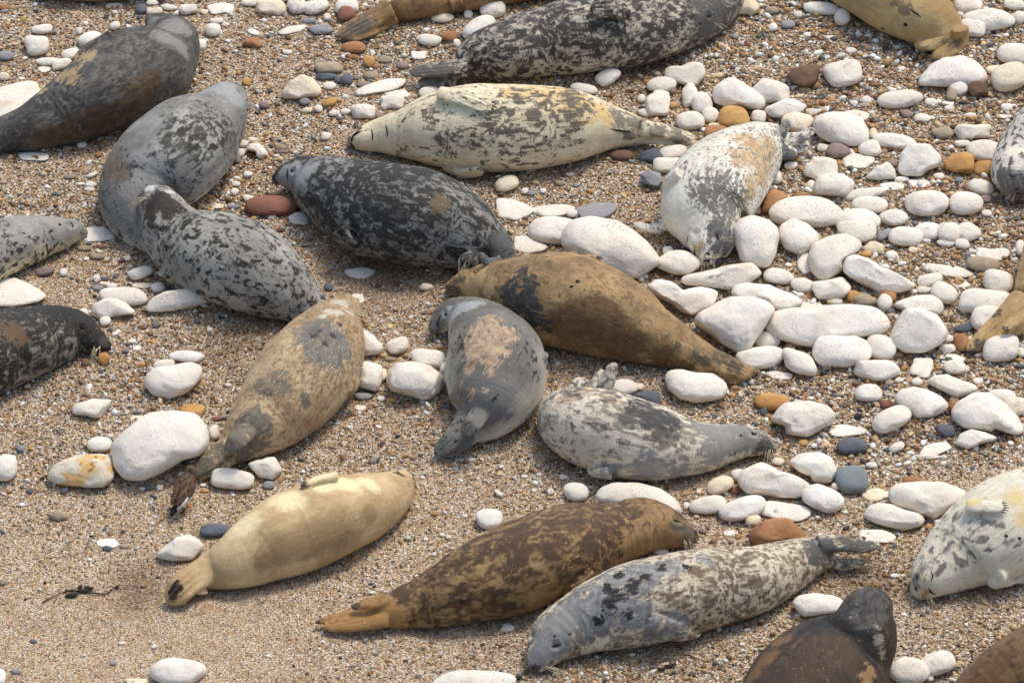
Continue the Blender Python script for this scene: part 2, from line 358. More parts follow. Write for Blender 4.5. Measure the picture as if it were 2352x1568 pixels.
# ------------------------------------------------------------------ stones
# one stone a line, in reading units of one ninth of the photograph (three to one): cx cy rx ry turn colour form
# colours: w chalk white, c cream, g grey, d slate, t taupe, b brown, o ochre, r red-brown, p purple-grey, k dark brown, v green-grey
# forms: e rounded, a angular, f flat slab lying in the gravel
STONES = {
(0, 0): """970 65 42 37 0 d e;965 118 22 14 0 d e;1063 76 55 27 0 c a;1050 20 45 20 0 w e;1165 52 58 22 8 w e;1295 65 70 38 0 w a;1525 62 95 40 0 w f
1410 85 25 22 0 c e;790 42 62 22 0 w f;790 85 20 14 0 w e;290 203 78 33 -8 w e;253 315 82 76 0 w e;40 385 55 35 0 g e;30 50 40 22 0 b e;790 180 38 30 -20 w e
545 212 25 25 0 w a;620 268 80 52 -10 w e;490 375 65 42 -15 w e;325 425 80 28 0 w e;425 445 70 42 -5 w e;300 480 40 20 0 w f;25 530 42 28 0 c a;110 690 205 125 -8 w f
765 900 60 25 -8 w f;1465 210 55 48 0 w e;1490 145 48 22 0 w e;1555 170 28 15 0 w e;1380 310 45 45 0 w e;1335 400 35 35 0 w e;1750 297 75 33 5 b a;1870 52 110 55 0 c a
1745 20 85 27 0 w e;2045 40 65 55 0 w e;2175 45 88 52 -15 w e;2125 145 50 22 0 g e;2215 205 80 38 0 g e;2255 120 25 28 0 w e;2015 205 100 25 -14 w f;1745 222 45 20 20 w f
1980 360 35 16 0 w e;2265 470 95 42 0 t e;2250 530 75 25 0 d e;2340 550 35 25 0 d e;2080 600 145 85 0 c a P1935,680 1950,620 2000,560 2080,515 2150,530 2200,590 2222,640 2190,665 2060,685
2270 590 45 28 0 w e;2100 700 38 25 0 g e;2270 705 55 28 -20 o e;2115 762 38 20 0 c a;2195 750 28 25 0 w e;2300 780 40 22 0 w e;2245 938 38 30 0 w e;1700 565 30 28 0 o a
1820 722 38 28 0 p e;1740 957 35 12 0 w f;1660 990 50 28 0 w e;1635 1055 55 35 0 w e;1770 1038 80 52 35 w e P1690,1030 1720,990 1780,983 1830,1030 1850,1070 1800,1097 1768,1082 1762,1048
1630 1100 32 25 0 p e;1935 1015 40 25 0 t e;1935 1045 55 13 0 p e;1710 1200 32 22 0 w e;1625 1268 32 20 0 w e;1615 1320 28 25 0 w e;1335 1250 35 22 0 r e;1710 1365 40 25 0 w e
1500 1420 45 18 0 c f;1610 1425 50 15 0 g e;1870 1415 185 72 0 r e;2060 1505 70 45 0 w f;1880 1495 30 15 0 w e;565 995 32 25 0 w a;465 1020 35 18 0 t e;325 1020 25 18 0 o e
225 1075 110 30 3 w f;240 1085 28 16 0 b e;485 1218 45 18 0 t e;635 1205 40 15 -20 w e;625 1275 40 22 0 w e;615 1305 38 16 0 w e;680 1065 25 20 0 b e;140 1495 45 20 0 t e""",
(1, 0): """40 45 82 62 0 w e;35 98 62 58 0 r e;700 122 80 35 0 c e;875 100 30 35 0 w e;1040 60 90 75 0 w e;945 200 120 72 -30 w e;795 300 25 32 0 w e;610 280 80 42 8 w e
750 250 55 38 0 b e;798 255 30 14 0 d e;85 328 85 42 0 b e;540 380 55 32 0 w f;190 422 40 45 0 o a;75 392 35 15 0 b e;300 410 45 28 0 t e;420 450 42 30 0 p e;205 520 55 30 0 t e
35 550 45 42 0 d e;105 535 30 16 0 p e;145 580 40 22 0 p e;260 603 178 42 -16 w f;385 645 90 28 0 w f;355 705 85 48 0 w a;150 767 85 55 0 w a;30 770 35 22 0 w e;275 800 40 18 0 p e
615 640 80 45 -5 w e;1835 530 90 54 -25 w e;1675 612 95 36 10 w e;2210 582 98 56 0 w e;2070 680 30 28 0 w e;2200 660 60 40 0 w e;2180 720 85 82 0 w a;2280 620 25 35 0 p e
2100 775 55 32 0 w e;2285 725 30 25 0 o e;2130 1075 80 45 -15 d a;1930 1070 85 36 0 k e;2280 1050 100 52 -12 w e;2250 1140 110 58 0 w e
2140 1240 82 72 0 g a P2055,1200 2120,1170 2200,1195 2215,1260 2200,1310 2150,1290 2075,1260
1140 1265 85 52 -18 c e;1300 1160 45 20 0 w e;1200 1440 140 72 0 w f P1065,1365 1180,1370 1280,1410 1335,1450 1290,1490 1200,1525 1080,1500;1460 1452 165 40 -5 w f
1590 1470 40 30 0 w e;1750 1455 145 58 -8 g f;1575 1200 30 16 0 c e;1505 1260 35 18 0 t e;1620 1275 25 14 0 g e;1310 1330 30 18 0 g e;1265 1315 25 22 0 w e;1390 1315 25 16 0 w e""",
(2, 0): """430 48 95 62 0 c a;615 72 48 25 0 t e;860 240 30 18 0 w e;795 100 32 25 0 w e;960 60 130 45 5 w e;1100 120 60 55 0 w e;620 190 35 30 0 w e;725 170 50 30 0 g e;360 250 22 22 0 g e
1020 262 45 16 0 w e;1160 350 38 22 0 w e;830 523 115 82 0 k a P715,520 760,470 860,445 940,445 950,490 930,580 830,608 760,575
1105 512 135 95 -10 w e;385 645 185 115 0 w a P205,640 225,590 310,540 350,530 420,570 500,620 570,690 560,750 480,765 300,740 215,710
605 630 135 85 12 w a;710 757 150 76 -5 w a P560,750 680,685 770,678 860,730 790,790 680,830 600,815;130 710 70 80 -20 w e;190 797 62 54 0 w e;20 505 130 82 0 w a
355 812 108 85 0 o e;525 805 56 49 0 w e;50 660 55 85 0 w a;50 832 100 66 0 w e;235 925 90 62 0 b e;245 955 50 32 0 w e;225 870 50 24 0 c e;430 890 55 18 0 w f;895 772 56 24 0 w a
790 842 112 66 0 c e;1090 893 195 114 8 w e;1175 800 100 40 0 w f;1460 975 145 58 10 w e;1315 920 28 40 0 c e;1290 1025 75 60 0 w e;1070 1040 78 54 0 p e;975 1020 50 30 0 w e
1185 1035 25 25 0 b e;1205 1112 100 56 0 w f;960 1168 108 84 0 w a;1040 1282 145 82 0 w a;1255 1337 140 42 -10 w e;1285 1415 130 62 0 w e;1445 1285 90 28 0 w f
1365 1185 110 72 -20 w a P1250,1230 1330,1150 1420,1115 1465,1170 1470,1230 1380,1252;1630 1102 150 120 0 w a P1485,1180 1500,1060 1570,985 1700,995 1780,1080 1780,1140 1700,1180 1640,1217 1520,1210
1510 1235 55 20 0 w e;1630 1262 70 32 0 w f;1765 1215 40 25 0 w e;1545 785 42 28 15 p e;1650 815 60 32 0 w e;1960 40 100 62 0 w e;2110 140 180 75 0 w e;2000 195 90 66 0 w e
1915 100 25 20 0 w e;2285 30 70 42 0 w e;2330 125 60 42 0 w a;1855 492 235 112 -6 w e P1615,592 1640,530 1720,440 1800,395 1920,378 2020,420 2085,490 2090,545 2040,602 1850,604
2290 372 130 76 0 w e;2255 530 132 96 -25 c e;2150 485 60 32 0 c e;1900 602 65 56 0 w e;1855 647 38 54 10 t e;2040 617 70 56 0 k a;1500 682 172 58 -8 w e;1265 690 35 30 0 w e
1710 705 45 28 0 w e;1180 710 28 18 0 w e;1250 725 45 15 0 t e;2230 742 40 30 0 w e;1825 715 50 18 0 w f;1835 748 35 20 0 w e;1985 795 40 18 0 w e;2210 802 60 14 0 w f
1795 917 70 42 0 t e;1835 935 20 20 0 w e;2005 912 132 55 -2 w a;1905 1125 110 80 0 o a P1795,1130 1860,1060 1960,1045 2010,1070 2005,1160 1990,1207 1880,1192 1810,1165
2080 1157 78 50 -10 o e;2085 1040 125 78 0 w e;1930 990 60 25 0 w e;2055 1290 92 52 15 w e;1680 1397 150 92 0 w e;1950 1402 118 80 0 w e;2090 1370 45 28 0 p e;2095 1470 35 25 0 w e
1905 1240 30 20 0 g e;850 1462 258 106 2 w e;630 1388 102 86 0 b e P535,1465 560,1340 620,1300 700,1320 728,1370 690,1420 600,1475;815 1350 65 22 0 b e;640 1222 45 50 0 w e
1205 1530 155 88 0 w e;1455 1500 102 56 0 w e;440 1480 62 72 0 w e;510 1450 35 28 0 c e;885 1272 32 30 0 w e;1135 1450 30 15 0 w e;740 1142 45 30 0 w a;1450 1125 42 28 0 p e""",
(0, 1): """670 50 115 52 0 w f;965 310 90 42 -12 w e;980 397 75 18 0 c f;855 477 166 68 4 w e;780 560 165 78 8 w a P620,600 640,530 720,490 800,488 870,520 945,592 850,602 700,637
1230 502 225 85 -6 w a P1005,560 1040,490 1130,440 1300,420 1400,440 1450,490 1430,520 1300,555 1180,575 1020,582;1090 412 48 36 0 w e;725 645 40 34 -10 w e;575 590 35 32 0 w e
120 445 215 102 0 w f P-100,345 100,347 220,400 332,470 270,512 100,547 -100,540;438 308 28 28 0 w e;665 350 25 25 0 w a;305 300 65 30 -12 p e;665 197 55 20 5 t e;580 142 55 18 0 t e
595 215 20 14 0 w e;700 130 35 16 0 r e;675 415 38 20 0 g e;725 352 28 14 0 d e;770 400 40 20 0 w e;720 385 40 14 0 c e;880 212 26 18 0 w a;1075 315 18 15 0 w e;715 900 38 42 0 o a
590 930 30 28 0 k e;1288 890 122 40 3 w e;1130 942 78 34 -8 w e;1190 1050 203 124 -10 w e P990,1080 1010,1010 1080,962 1200,945 1310,925 1380,950 1393,1000 1350,1080 1280,1142 1170,1180 1060,1152
625 1245 145 70 0 w a P480,1240 510,1205 640,1178 770,1180 760,1230 700,1312 610,1307 510,1290;1320 1250 85 34 0 o f;955 1312 55 18 0 c f
1101 1515 338 243 0 w e P765,1492 870,1387 1020,1282 1200,1258 1350,1282 1434,1387 1440,1492 1380,1568 1260,1600 1110,1690 990,1740 870,1735 795,1645
690 1495 86 52 0 w e;1475 1412 40 52 0 w e;145 1520 32 24 0 g e;1445 700 22 18 0 w a;1570 1085 20 16 0 w e;910 780 30 15 0 w f;945 830 28 18 0 w f;2265 410 30 28 0 d e;1495 1315 35 15 0 r e;950 1275 25 14 0 d e""",
(1, 1): """125 313 102 36 0 w f;585 412 45 26 0 c a;110 490 50 36 0 w f;665 285 60 40 0 t f;212 785 80 90 0 w e P135,690 220,740 290,822 272,867 170,882 125,850;390 815 78 56 -20 w e
605 905 122 70 8 w e;515 1060 215 132 0 w a P300,1060 310,990 370,935 480,922 600,945 700,1010 727,1060 700,1110 640,1172 570,1197 450,1172 340,1120;200 1020 86 100 0 w e;285 1010 32 42 0 c e
1850 150 345 205 0 w e P1505,115 1530,20 1600,-50 1720,-75 1900,-50 2020,20 2110,100 2185,200 2197,245 2120,292 2020,357 1900,330 1650,230
1300 118 115 66 0 w f P1190,60 1290,55 1380,100 1432,135 1380,167 1280,182 1190,160;1452 22 171 100 0 w e;2319 244 150 80 0 w e;2250 160 38 32 0 w e;2095 335 20 16 0 w e;2065 355 20 20 0 w e
2340 500 255 128 0 w a P2088,412 2178,352 2283,376 2358,427 2478,406 2598,436 2568,532 2418,607 2328,577 2208,502;2448 1093 216 114 0 w e P2232,1030 2260,985 2350,978 2450,1000 2560,1005 2640,1060 2664,1110 2630,1170 2560,1190 2440,1205 2330,1180 2250,1110
1945 1100 98 55 0 w e;1960 1045 72 24 0 p e;2110 1172 98 60 0 d a P2000,1150 2080,1125 2160,1120 2200,1160 2200,1232 2100,1212;2050 1095 36 24 0 c e;735 1232 28 18 0 d a;340 1190 38 16 0 o e
130 1240 40 18 0 w f;275 1177 30 18 0 w e;150 1160 65 24 0 g e;330 905 35 16 0 t e""",
(2, 1): """505 110 160 172 0 w e P345,0 400,-60 480,-85 580,-60 655,0 667,80 640,180 590,272 540,282 400,242 365,120;800 68 142 125 0 w e P655,60 680,-20 760,-65 860,-30 935,40 940,90 880,165 800,195 700,150
1045 205 190 168 0 w e P860,200 900,110 1000,60 1120,40 1220,85 1240,140 1180,180 1110,240 1090,300 1000,367 940,377 885,310;850 252 56 76 0 w f
1350 317 250 140 0 w a P1105,270 1130,200 1200,185 1290,220 1480,320 1600,385 1580,425 1480,452 1340,452 1180,360 1110,310
265 335 285 98 0 w a P-10,330 120,310 330,255 480,238 520,280 550,330 490,352 440,402 320,432 180,410 -10,392;660 337 102 56 5 w e;825 397 82 50 8 w e;1035 422 132 76 -5 w a
590 482 258 100 0 w e P330,450 360,395 450,382 600,395 760,460 842,510 760,562 650,582 500,520 350,485;870 537 85 24 0 w f;1060 507 45 30 0 w e;1180 477 60 42 0 o a;1250 502 86 44 0 t a
1415 470 60 46 0 b e;1390 517 52 56 20 w e;1430 577 32 24 0 d e;350 668 292 192 0 w a P62,640 110,590 240,510 330,478 480,478 580,510 642,570 600,620 540,720 460,832 370,862 250,790 120,700
995 677 440 150 0 w e P555,670 580,600 700,560 950,535 1150,528 1320,545 1400,600 1437,660 1410,720 1250,752 900,827 780,802 640,760 575,710;580 772 92 62 0 w e
1097 852 206 118 0 w e P893,835 930,760 1020,738 1180,740 1270,775 1302,840 1290,900 1180,952 1100,962 950,952 900,900;1365 827 106 86 20 w e
1622 705 207 162 0 w a P1413,760 1460,640 1530,560 1650,545 1750,590 1810,680 1830,740 1780,800 1660,862 1520,864 1440,810
1620 530 178 74 0 w e P1443,540 1500,500 1620,465 1720,462 1790,510 1797,570 1760,607 1600,600;1800 450 96 70 25 w e;2080 512 186 92 -3 w e;2175 370 106 80 20 w e;2110 632 132 88 0 w e
1700 365 96 44 -10 w e;1655 430 48 26 0 w e;1910 387 75 24 0 w f;1830 297 180 38 8 w f;2075 255 118 54 8 t e;2140 182 112 46 0 w f;2330 140 36 56 0 w e;1815 105 62 28 5 w e;1925 110 52 36 15 w e
1535 62 118 68 0 w e;1680 82 32 26 0 w e;1830 35 86 70 0 w e;1960 32 90 62 0 w e;1690 22 95 62 0 w e;1205 20 136 86 0 w e;1320 142 68 44 0 c a;1265 185 38 22 0 o e;1440 190 42 32 0 w e
1585 155 32 24 0 c e;1275 87 40 24 0 p e;1390 50 65 30 -35 g e;530 890 172 76 -8 w e;805 922 125 76 30 w e;1335 975 160 72 0 w a;1650 962 76 70 0 w f;1875 962 78 50 0 w e;1855 905 90 32 0 w f
1830 832 60 32 0 w a;1925 790 55 62 0 b e;1990 790 30 40 0 w e;2195 832 132 90 -10 w e;1940 690 70 30 -12 d e;1830 765 35 28 0 w e;2330 860 30 36 0 w e;660 1015 90 28 5 w f
610 1197 120 60 3 o e;560 1268 28 26 0 d a;590 1300 22 18 0 b e;840 1315 228 125 0 w a P600,1330 660,1250 720,1205 880,1193 1000,1230 1057,1290 1030,1350 940,1402 850,1442 710,1422 705,1370
1282 1140 92 62 5 w e;1420 1065 32 24 0 t e;995 960 36 24 0 t a;1080 950 38 22 0 p e;1855 1092 180 88 0 w a P1678,1065 1720,1010 1830,1008 1920,1050 2010,1080 2037,1120 1990,1150 1900,1182 1780,1120
1648 1202 195 106 0 w e P1453,1180 1500,1115 1590,1095 1690,1115 1780,1160 1837,1220 1800,1270 1700,1307 1600,1312 1540,1262;1435 1322 142 76 -25 w e
2100 1285 248 152 0 w e P1853,1270 1900,1200 2010,1140 2110,1135 2220,1200 2310,1300 2352,1400 2300,1437 2150,1387 2110,1407 1930,1382 1870,1330;2195 1160 102 46 0 w e;2290 1232 82 66 0 w e
1400 1217 36 26 0 r e;1880 1240 46 56 0 b e;1870 1182 32 18 0 c e;1820 1397 60 45 0 d a;2030 1455 152 68 0 w a P1878,1490 1910,1420 1990,1388 2090,1410 2182,1445 2150,1470 2050,1490 1960,1527
1140 1397 132 37 0 w f;1165 1505 102 58 0 d e;1475 1512 55 32 -25 w e;1740 1527 120 37 -15 w f;830 1482 32 24 0 o e;905 1502 26 16 0 w e;1615 1062 40 26 0 w e;2035 1057 36 24 0 w e
1490 1050 32 18 0 w e;340 1155 18 18 0 o e;415 1137 35 14 0 c f;232 232 55 28 -20 d e""",
(0, 2): """38 85 80 92 0 w e;1600 162 160 68 3 w e;1822 90 118 78 0 w a P1705,60 1760,25 1890,10 1925,60 1942,110 1880,167 1790,150;1850 205 42 28 0 g e;1475 515 108 46 -3 d e
1235 635 168 92 0 w a P1062,690 1130,630 1220,560 1300,540 1370,580 1402,630 1330,717 1200,727 1100,705;750 605 78 30 0 w f;740 640 36 18 0 d e;860 625 36 17 0 t e;405 415 62 34 0 t a
445 243 28 19 -25 d e;207 246 23 17 0 d e;1100 220 22 23 0 w a;1020 222 21 19 0 d e;1410 245 26 13 0 o e;1400 205 22 12 0 w e;1225 1490 197 86 0 w e;945 1557 90 20 0 c f;0 1530 42 55 0 w e
110 1488 34 17 0 g e;1065 1315 22 14 -25 w e;1845 1380 18 11 0 w e;840 1292 26 11 0 c e;780 1432 26 13 0 g e;20 870 22 22 0 t a;230 1280 25 12 0 d e""",
(1, 2): """1100 78 18 12 0 w e;1530 150 30 18 0 w e;1440 250 25 22 0 w e;1085 262 36 17 40 w e;1260 145 25 12 0 w e;1615 250 88 62 10 w e
2045 290 302 110 0 w e P1743,305 1790,225 1880,190 2050,190 2200,230 2310,310 2347,380 2340,420 2100,402 1850,340;1020 438 92 70 0 w e;2200 660 50 26 0 w e;1145 1187 48 25 0 w f;930 1565 290 82 0 w e
215 38 28 21 0 p e;740 565 20 17 0 w a;695 548 18 12 0 w e""",
(2, 2): """260 205 96 56 -20 c e;390 135 56 42 0 w e;630 170 252 122 0 w a P378,180 400,110 500,60 550,48 650,90 800,150 887,205 830,272 780,292 600,282 440,262 400,220
895 85 168 112 0 w a P720,50 800,-15 950,-22 1030,20 1060,110 1020,182 900,202 880,150 800,110;655 45 45 26 0 c e;1165 172 112 100 0 v e;970 298 143 87 18 w e;180 342 126 64 -8 w e;415 365 166 76 -15 w e
695 387 183 60 5 w f;485 447 56 40 0 c e;650 535 192 108 0 b a P453,590 460,530 530,460 640,430 730,432 800,490 842,570 840,645 500,645;365 248 28 21 0 r e;882 208 23 18 0 d e;840 335 26 20 -20 d e
25 345 20 25 0 w e;1050 215 30 30 0 c a;1590 177 78 32 0 b e;1330 270 96 40 0 c f;1692 312 276 128 0 w e P1416,280 1430,225 1500,195 1650,182 1800,185 1920,230 1970,270 1940,330 1850,372 1720,442 1600,390 1450,340
1455 418 222 98 0 w a P1235,430 1270,350 1340,322 1450,340 1560,375 1660,400 1677,450 1630,490 1520,517 1400,490 1300,457;1335 557 124 44 0 w f;330 534 56 19 0 w f;1300 68 40 21 0 w e;1780 475 42 46 0 w e
928 1030 183 82 0 w e P746,1020 790,970 900,950 1050,965 1112,1000 1100,1072 830,1110 780,1060;1565 1482 136 88 0 w e;1757 1430 116 82 -20 w e;1705 1527 26 30 0 w e;1695 490 23 20 0 o e;1725 510 26 18 0 b e
110 250 20 18 0 c e;140 517 28 18 0 p e;1460 828 30 15 0 w e;250 1195 16 16 0 w e;410 1300 22 12 0 w e;1525 1095 22 12 0 w e;1690 10 90 16 0 w e;1120 390 20 12 0 w e""",
}

def stone_material(name, cols, spec=0.25, rough=0.8, chalk=False, stain=None):
    m = NT(name); tc = m.new('ShaderNodeTexCoord').outputs['Object']
    info = m.new('ShaderNodeObjectInfo')
    off = m.new('ShaderNodeVectorMath', operation='ADD'); m.put(off.inputs[0], tc)
    sc3 = m.new('ShaderNodeVectorMath', operation='SCALE'); m.put(sc3.inputs[0], info.outputs['Location']); sc3.inputs['Scale'].default_value = 3.7
    m.put(off.inputs[1], sc3.outputs[0]); co = off.outputs[0]
    rnd = info.outputs['Random']
    n1 = m.noise(co, 9, 5, .6); n2 = m.noise(co, 55, 4, .65); n3 = m.noise(co, 220, 3, .6)
    base = m.mix(m.smooth(n1, .35, .68), rgba(cols[0]), rgba(cols[1]))
    base = m.mix(m.math('MULTIPLY', rnd, .5), base, rgba(cols[2]))
    if chalk: base = m.mix(m.math('MULTIPLY', m.math('FRACT', m.math('MULTIPLY', rnd, 7.3)), .45), base, rgba((214, 202, 182)))
    base = m.mix(m.math('MULTIPLY', m.smooth(n2, .5, .75), .30), base, rgba(cols[2], .82))
    if chalk:
        blot = m.smooth(m.noise(co, 6.5, 3, .6), .62, .75)
        base = m.mix(m.math('MULTIPLY', blot, m.math('MULTIPLY', m.math('GREATER_THAN', rnd, .45), .42)), base, rgba((205, 178, 132), .85))
        crack = m.smooth(m.math('ABSOLUTE', m.math('SUBTRACT', m.noise(co, 5, 4, .55, .8), .5)), 0.0, .012)
        crack_on = m.smooth(m.noise(co, 3.2, 2), .55, .68)
        base = m.mix(m.math('MULTIPLY', m.math('SUBTRACT', 1.0, crack), m.math('MULTIPLY', crack_on, .5)), base, rgba((150, 128, 98)))
    if stain:
        s = m.smooth(m.noise(co, 10, 5, .6, .4), .50, .62)
        base = m.mix(s, base, rgba(stain[0])); s2 = m.smooth(m.noise(co, 17, 4, .6, .3), .54, .6)
        base = m.mix(m.math('MULTIPLY', s2, s), base, rgba(stain[1]))
    d = m.voro(co, 70); spk = m.math('MULTIPLY', m.math('LESS_THAN', d, .20), m.math('GREATER_THAN', m.noise(co, 8, 2), m.math('ADD', .46, m.math('MULTIPLY', rnd, .12))))
    base = m.mix(m.math('MULTIPLY', spk, .6), base, rgba((120, 92, 62)))
    pit = m.smooth(m.voro(co, 46), 0.0, .35)
    h = m.math('ADD', m.math('ADD', m.math('MULTIPLY', n1, 1.2), m.math('MULTIPLY', n2, .5)), m.math('ADD', m.math('MULTIPLY', n3, .10), m.math('ADD', m.math('MULTIPLY', pit, .12), m.math('MULTIPLY', m.smooth(m.voro(co, 15), 0.0, .4), .35))))
    m.bump(h, 0.5, 0.014)
    return m.done(base, rough, spec)

SM = {
 'w': stone_material('chalk', [(240, 233, 219), (223, 213, 195), (231, 221, 201)], chalk=True, rough=.9, spec=.15),
 'c': stone_material('cream_chalk', [(238, 224, 196), (226, 206, 168), (232, 216, 184)], chalk=True, rough=.9, spec=.15),
 'g': stone_material('grey_stone', [(150, 150, 150), (128, 128, 130), (165, 162, 156)]),
 'd': stone_material('slate_stone', [(98, 104, 110), (78, 82, 88), (112, 112, 114)]),
 't': stone_material('taupe_stone', [(176, 160, 136), (150, 134, 108), (166, 148, 120)]),
 'b': stone_material('brown_stone', [(172, 124, 84), (148, 100, 62), (180, 138, 96)]),
 'o': stone_material('ochre_stone', [(200, 158, 98), (176, 128, 70), (190, 140, 84)]),
 'r': stone_material('red_stone', [(142, 96, 78), (126, 82, 66), (150, 106, 88)]),
 'p': stone_material('purple_stone', [(150, 130, 120), (132, 112, 104), (160, 140, 128)]),
 'k': stone_material('dark_brown_stone', [(116, 90, 68), (94, 72, 56), (126, 100, 78)]),
 'v': stone_material('green_grey_stone', [(124, 132, 132), (108, 116, 116), (136, 140, 138)]),
}

def polar(poly, cx, cy):
    """radius of a closed outline seen from (cx, cy), 180 directions, softened corners"""
    P = np.asarray(poly, float) - (cx, cy); Q = np.roll(P, -1, 0); an = np.linspace(0, 2 * math.pi, 180, endpoint=False)
    D = np.stack([np.cos(an), np.sin(an)], 1); R = np.full(180, 1e-3)
    for p, q in zip(P, Q):
        e = q - p; det = D[:, 0] * -e[1] + D[:, 1] * e[0]
        ok = np.abs(det) > 1e-9
        t = np.where(ok, (p[0] * -e[1] + p[1] * e[0]) / np.where(ok, det, 1), 0)
        s = np.where(ok, (D[:, 0] * p[1] - D[:, 1] * p[0]) / np.where(ok, det, 1), -1)
        hit = ok & (t > 0) & (s >= 0) & (s <= 1)
        R = np.where(hit, np.maximum(R, t), R)
    k = np.array([1, 2, 3, 3, 3, 2, 1.]); k /= k.sum()
    return sum(np.roll(R, i - 3) * k[i] for i in range(7)) * 1.015

STONE_LIST = []
def stone(u, v, rx, ry, rot, code, form, poly=None, seed=0):
    """a closed boulder lying in the gravel, its outline as seen from the cliff"""
    r_ = np.random.default_rng(1000 + seed)
    if poly is None:
        an = np.linspace(0, 2 * math.pi, 40, endpoint=False)
        ex = 0.86 if form == 'e' else (0.80 if form == 'f' else 0.74)
        cx_, sy_ = np.sign(np.cos(an)) * np.abs(np.cos(an)) ** ex, np.sign(np.sin(an)) * np.abs(np.sin(an)) ** ex
        wob = 1 + sum(r_.normal(0, .035 if form == 'e' else .055) * np.cos(k * an + r_.uniform(0, 6.3)) for k in (1, 2, 3, 4))
        if form != 'e': wob = wob + .05 * np.cos(5 * an + r_.uniform(0, 6.3))
        x, y = rx * cx_ * wob, ry * sy_ * wob
        a = math.radians(rot)
        poly = np.stack([u + x * math.cos(a) - y * math.sin(a), v + x * math.sin(a) + y * math.cos(a)], 1)
    poly = np.asarray(poly, float)
    lo, hi = poly.min(0), poly.max(0); cx, cy = (lo + hi) / 2
    hr = (hi[1] - lo[1]) / 2; wr = (hi[0] - lo[0]) / 2
    s = 1.0 / pxm(at(cx, cy))
    rym, rxm = hr * s, wr * s
    kf = {'e': .80, 'a': .86, 'f': .40}[form]
    c = min(kf * rym, 0.95 * max(rxm, rym * .6)); b = math.sqrt(max(rym ** 2 - (c * CP) ** 2, (.35 * rym) ** 2)) / SP
    b = min(b, 2.2 * rxm)
    t0 = math.atan2(c * CP, b * SP)
    U = np.array([0, b * math.cos(t0), c * math.sin(t0)]) / math.hypot(b * SP * 1.0, c * CP) ; W = np.array([0, -b * math.sin(t0), c * math.cos(t0)])
    bury = {'e': .17, 'a': .16, 'f': .34}[form]
    C = at(cx, cy, c * (1 - 2 * bury))
    R = polar(poly, cx, cy) * s
    big = max(wr, hr)
    V, F = ico(5 if big > 70 else (4 if big > 22 else 3))
    D = V.copy()
    if form == 'a' or (form == 'e' and big > 45 and r_.uniform() < .65):
        for _ in range(r_.integers(5, 9) if form == 'a' else 3):
            n = r_.normal(size=3); n[2] = abs(n[2]) + .35; n /= np.linalg.norm(n)
            d0 = r_.uniform(.66, .86) if form == 'a' else r_.uniform(.8, .92)
            ex = np.maximum(D @ n - d0, 0); D = D - n * (ex * .88)[:, None]
    nz = vnoise(D, 1.5, seed % 50) * .06 + vnoise(D, 3.4, seed % 50 + 3) * .036 + vnoise(D, 8, seed % 50 + 5) * (.020 if form == 'a' else .010) + vnoise(D, 17, seed % 50 + 9) * (.008 if form == 'a' else .003)
    rho = np.hypot(D[:, 0], D[:, 1]); phi = np.mod(np.arctan2(-D[:, 1], D[:, 0]), 2 * math.pi)      # picture y runs down
    Rp = np.interp(phi, np.linspace(0, 2 * math.pi, 181), np.append(R, R[0]))
    pe = .80 if form == 'e' else .66
    pl = Rp * np.clip(rho, 0, 1) ** pe
    dz = np.sign(D[:, 2]) * np.abs(D[:, 2]) ** pe
    k = (1 + nz * (0.35 + .65 * np.abs(V[:, 2])))[:, None]
    X = (RIGHT[None] * (pl * np.cos(phi))[:, None] + U[None] * (-pl * np.sin(phi))[:, None] + W[None] * dz[:, None]) * k
    name = {'w': 'white_stone', 'c': 'cream_stone', 'g': 'grey_stone', 'd': 'slate_stone', 't': 'taupe_stone', 'b': 'brown_stone', 'o': 'ochre_stone', 'r': 'red_stone',
            'p': 'purple_stone', 'k': 'dark_brown_stone', 'v': 'green_grey_stone'}[code]
    o = link(name, mesh_np(name, X, F), SM[code], loc=C)
    STONE_LIST.append(dict(o=o, u=cx, v=cy, rx=wr, ry=hr, code=code, form=form))
    return o

_seed = 0
for (ti, tj), txt in STONES.items():
    for row in txt.replace('\n', ';').split(';'):
        if not row.strip(): continue
        head, _, pl = row.partition(' P')
        f = head.split(); x, y, rx, ry, rot = map(float, f[:5]); ox, oy = 784.0 * ti, 522.67 * tj
        poly = [(ox + float(q.split(',')[0]) / 3, oy + float(q.split(',')[1]) / 3) for q in pl.split()] if pl else None
        _seed += 1
        stone(ox + x / 3, oy + y / 3, rx / 3, ry / 3, rot, f[5], f[6], poly, _seed)
SM['s'] = stone_material('stained_chalk', [(226, 214, 190), (198, 186, 164), (214, 192, 150)], chalk=True, rough=.85, stain=[(216, 176, 108), (160, 100, 44)])
o = stone(185, 1075, 75, 40, 0, 'w', 'a', [(111, 1102), (113, 1082), (133, 1062), (173, 1045), (233, 1042), (255, 1048), (261, 1072), (260, 1098), (240, 1118), (200, 1118), (140, 1112)], 999)
o.data.materials.clear(); o.data.materials.append(SM['s']); o.name = 'stained_stone'; STONE_LIST[-1]['code'] = 's'
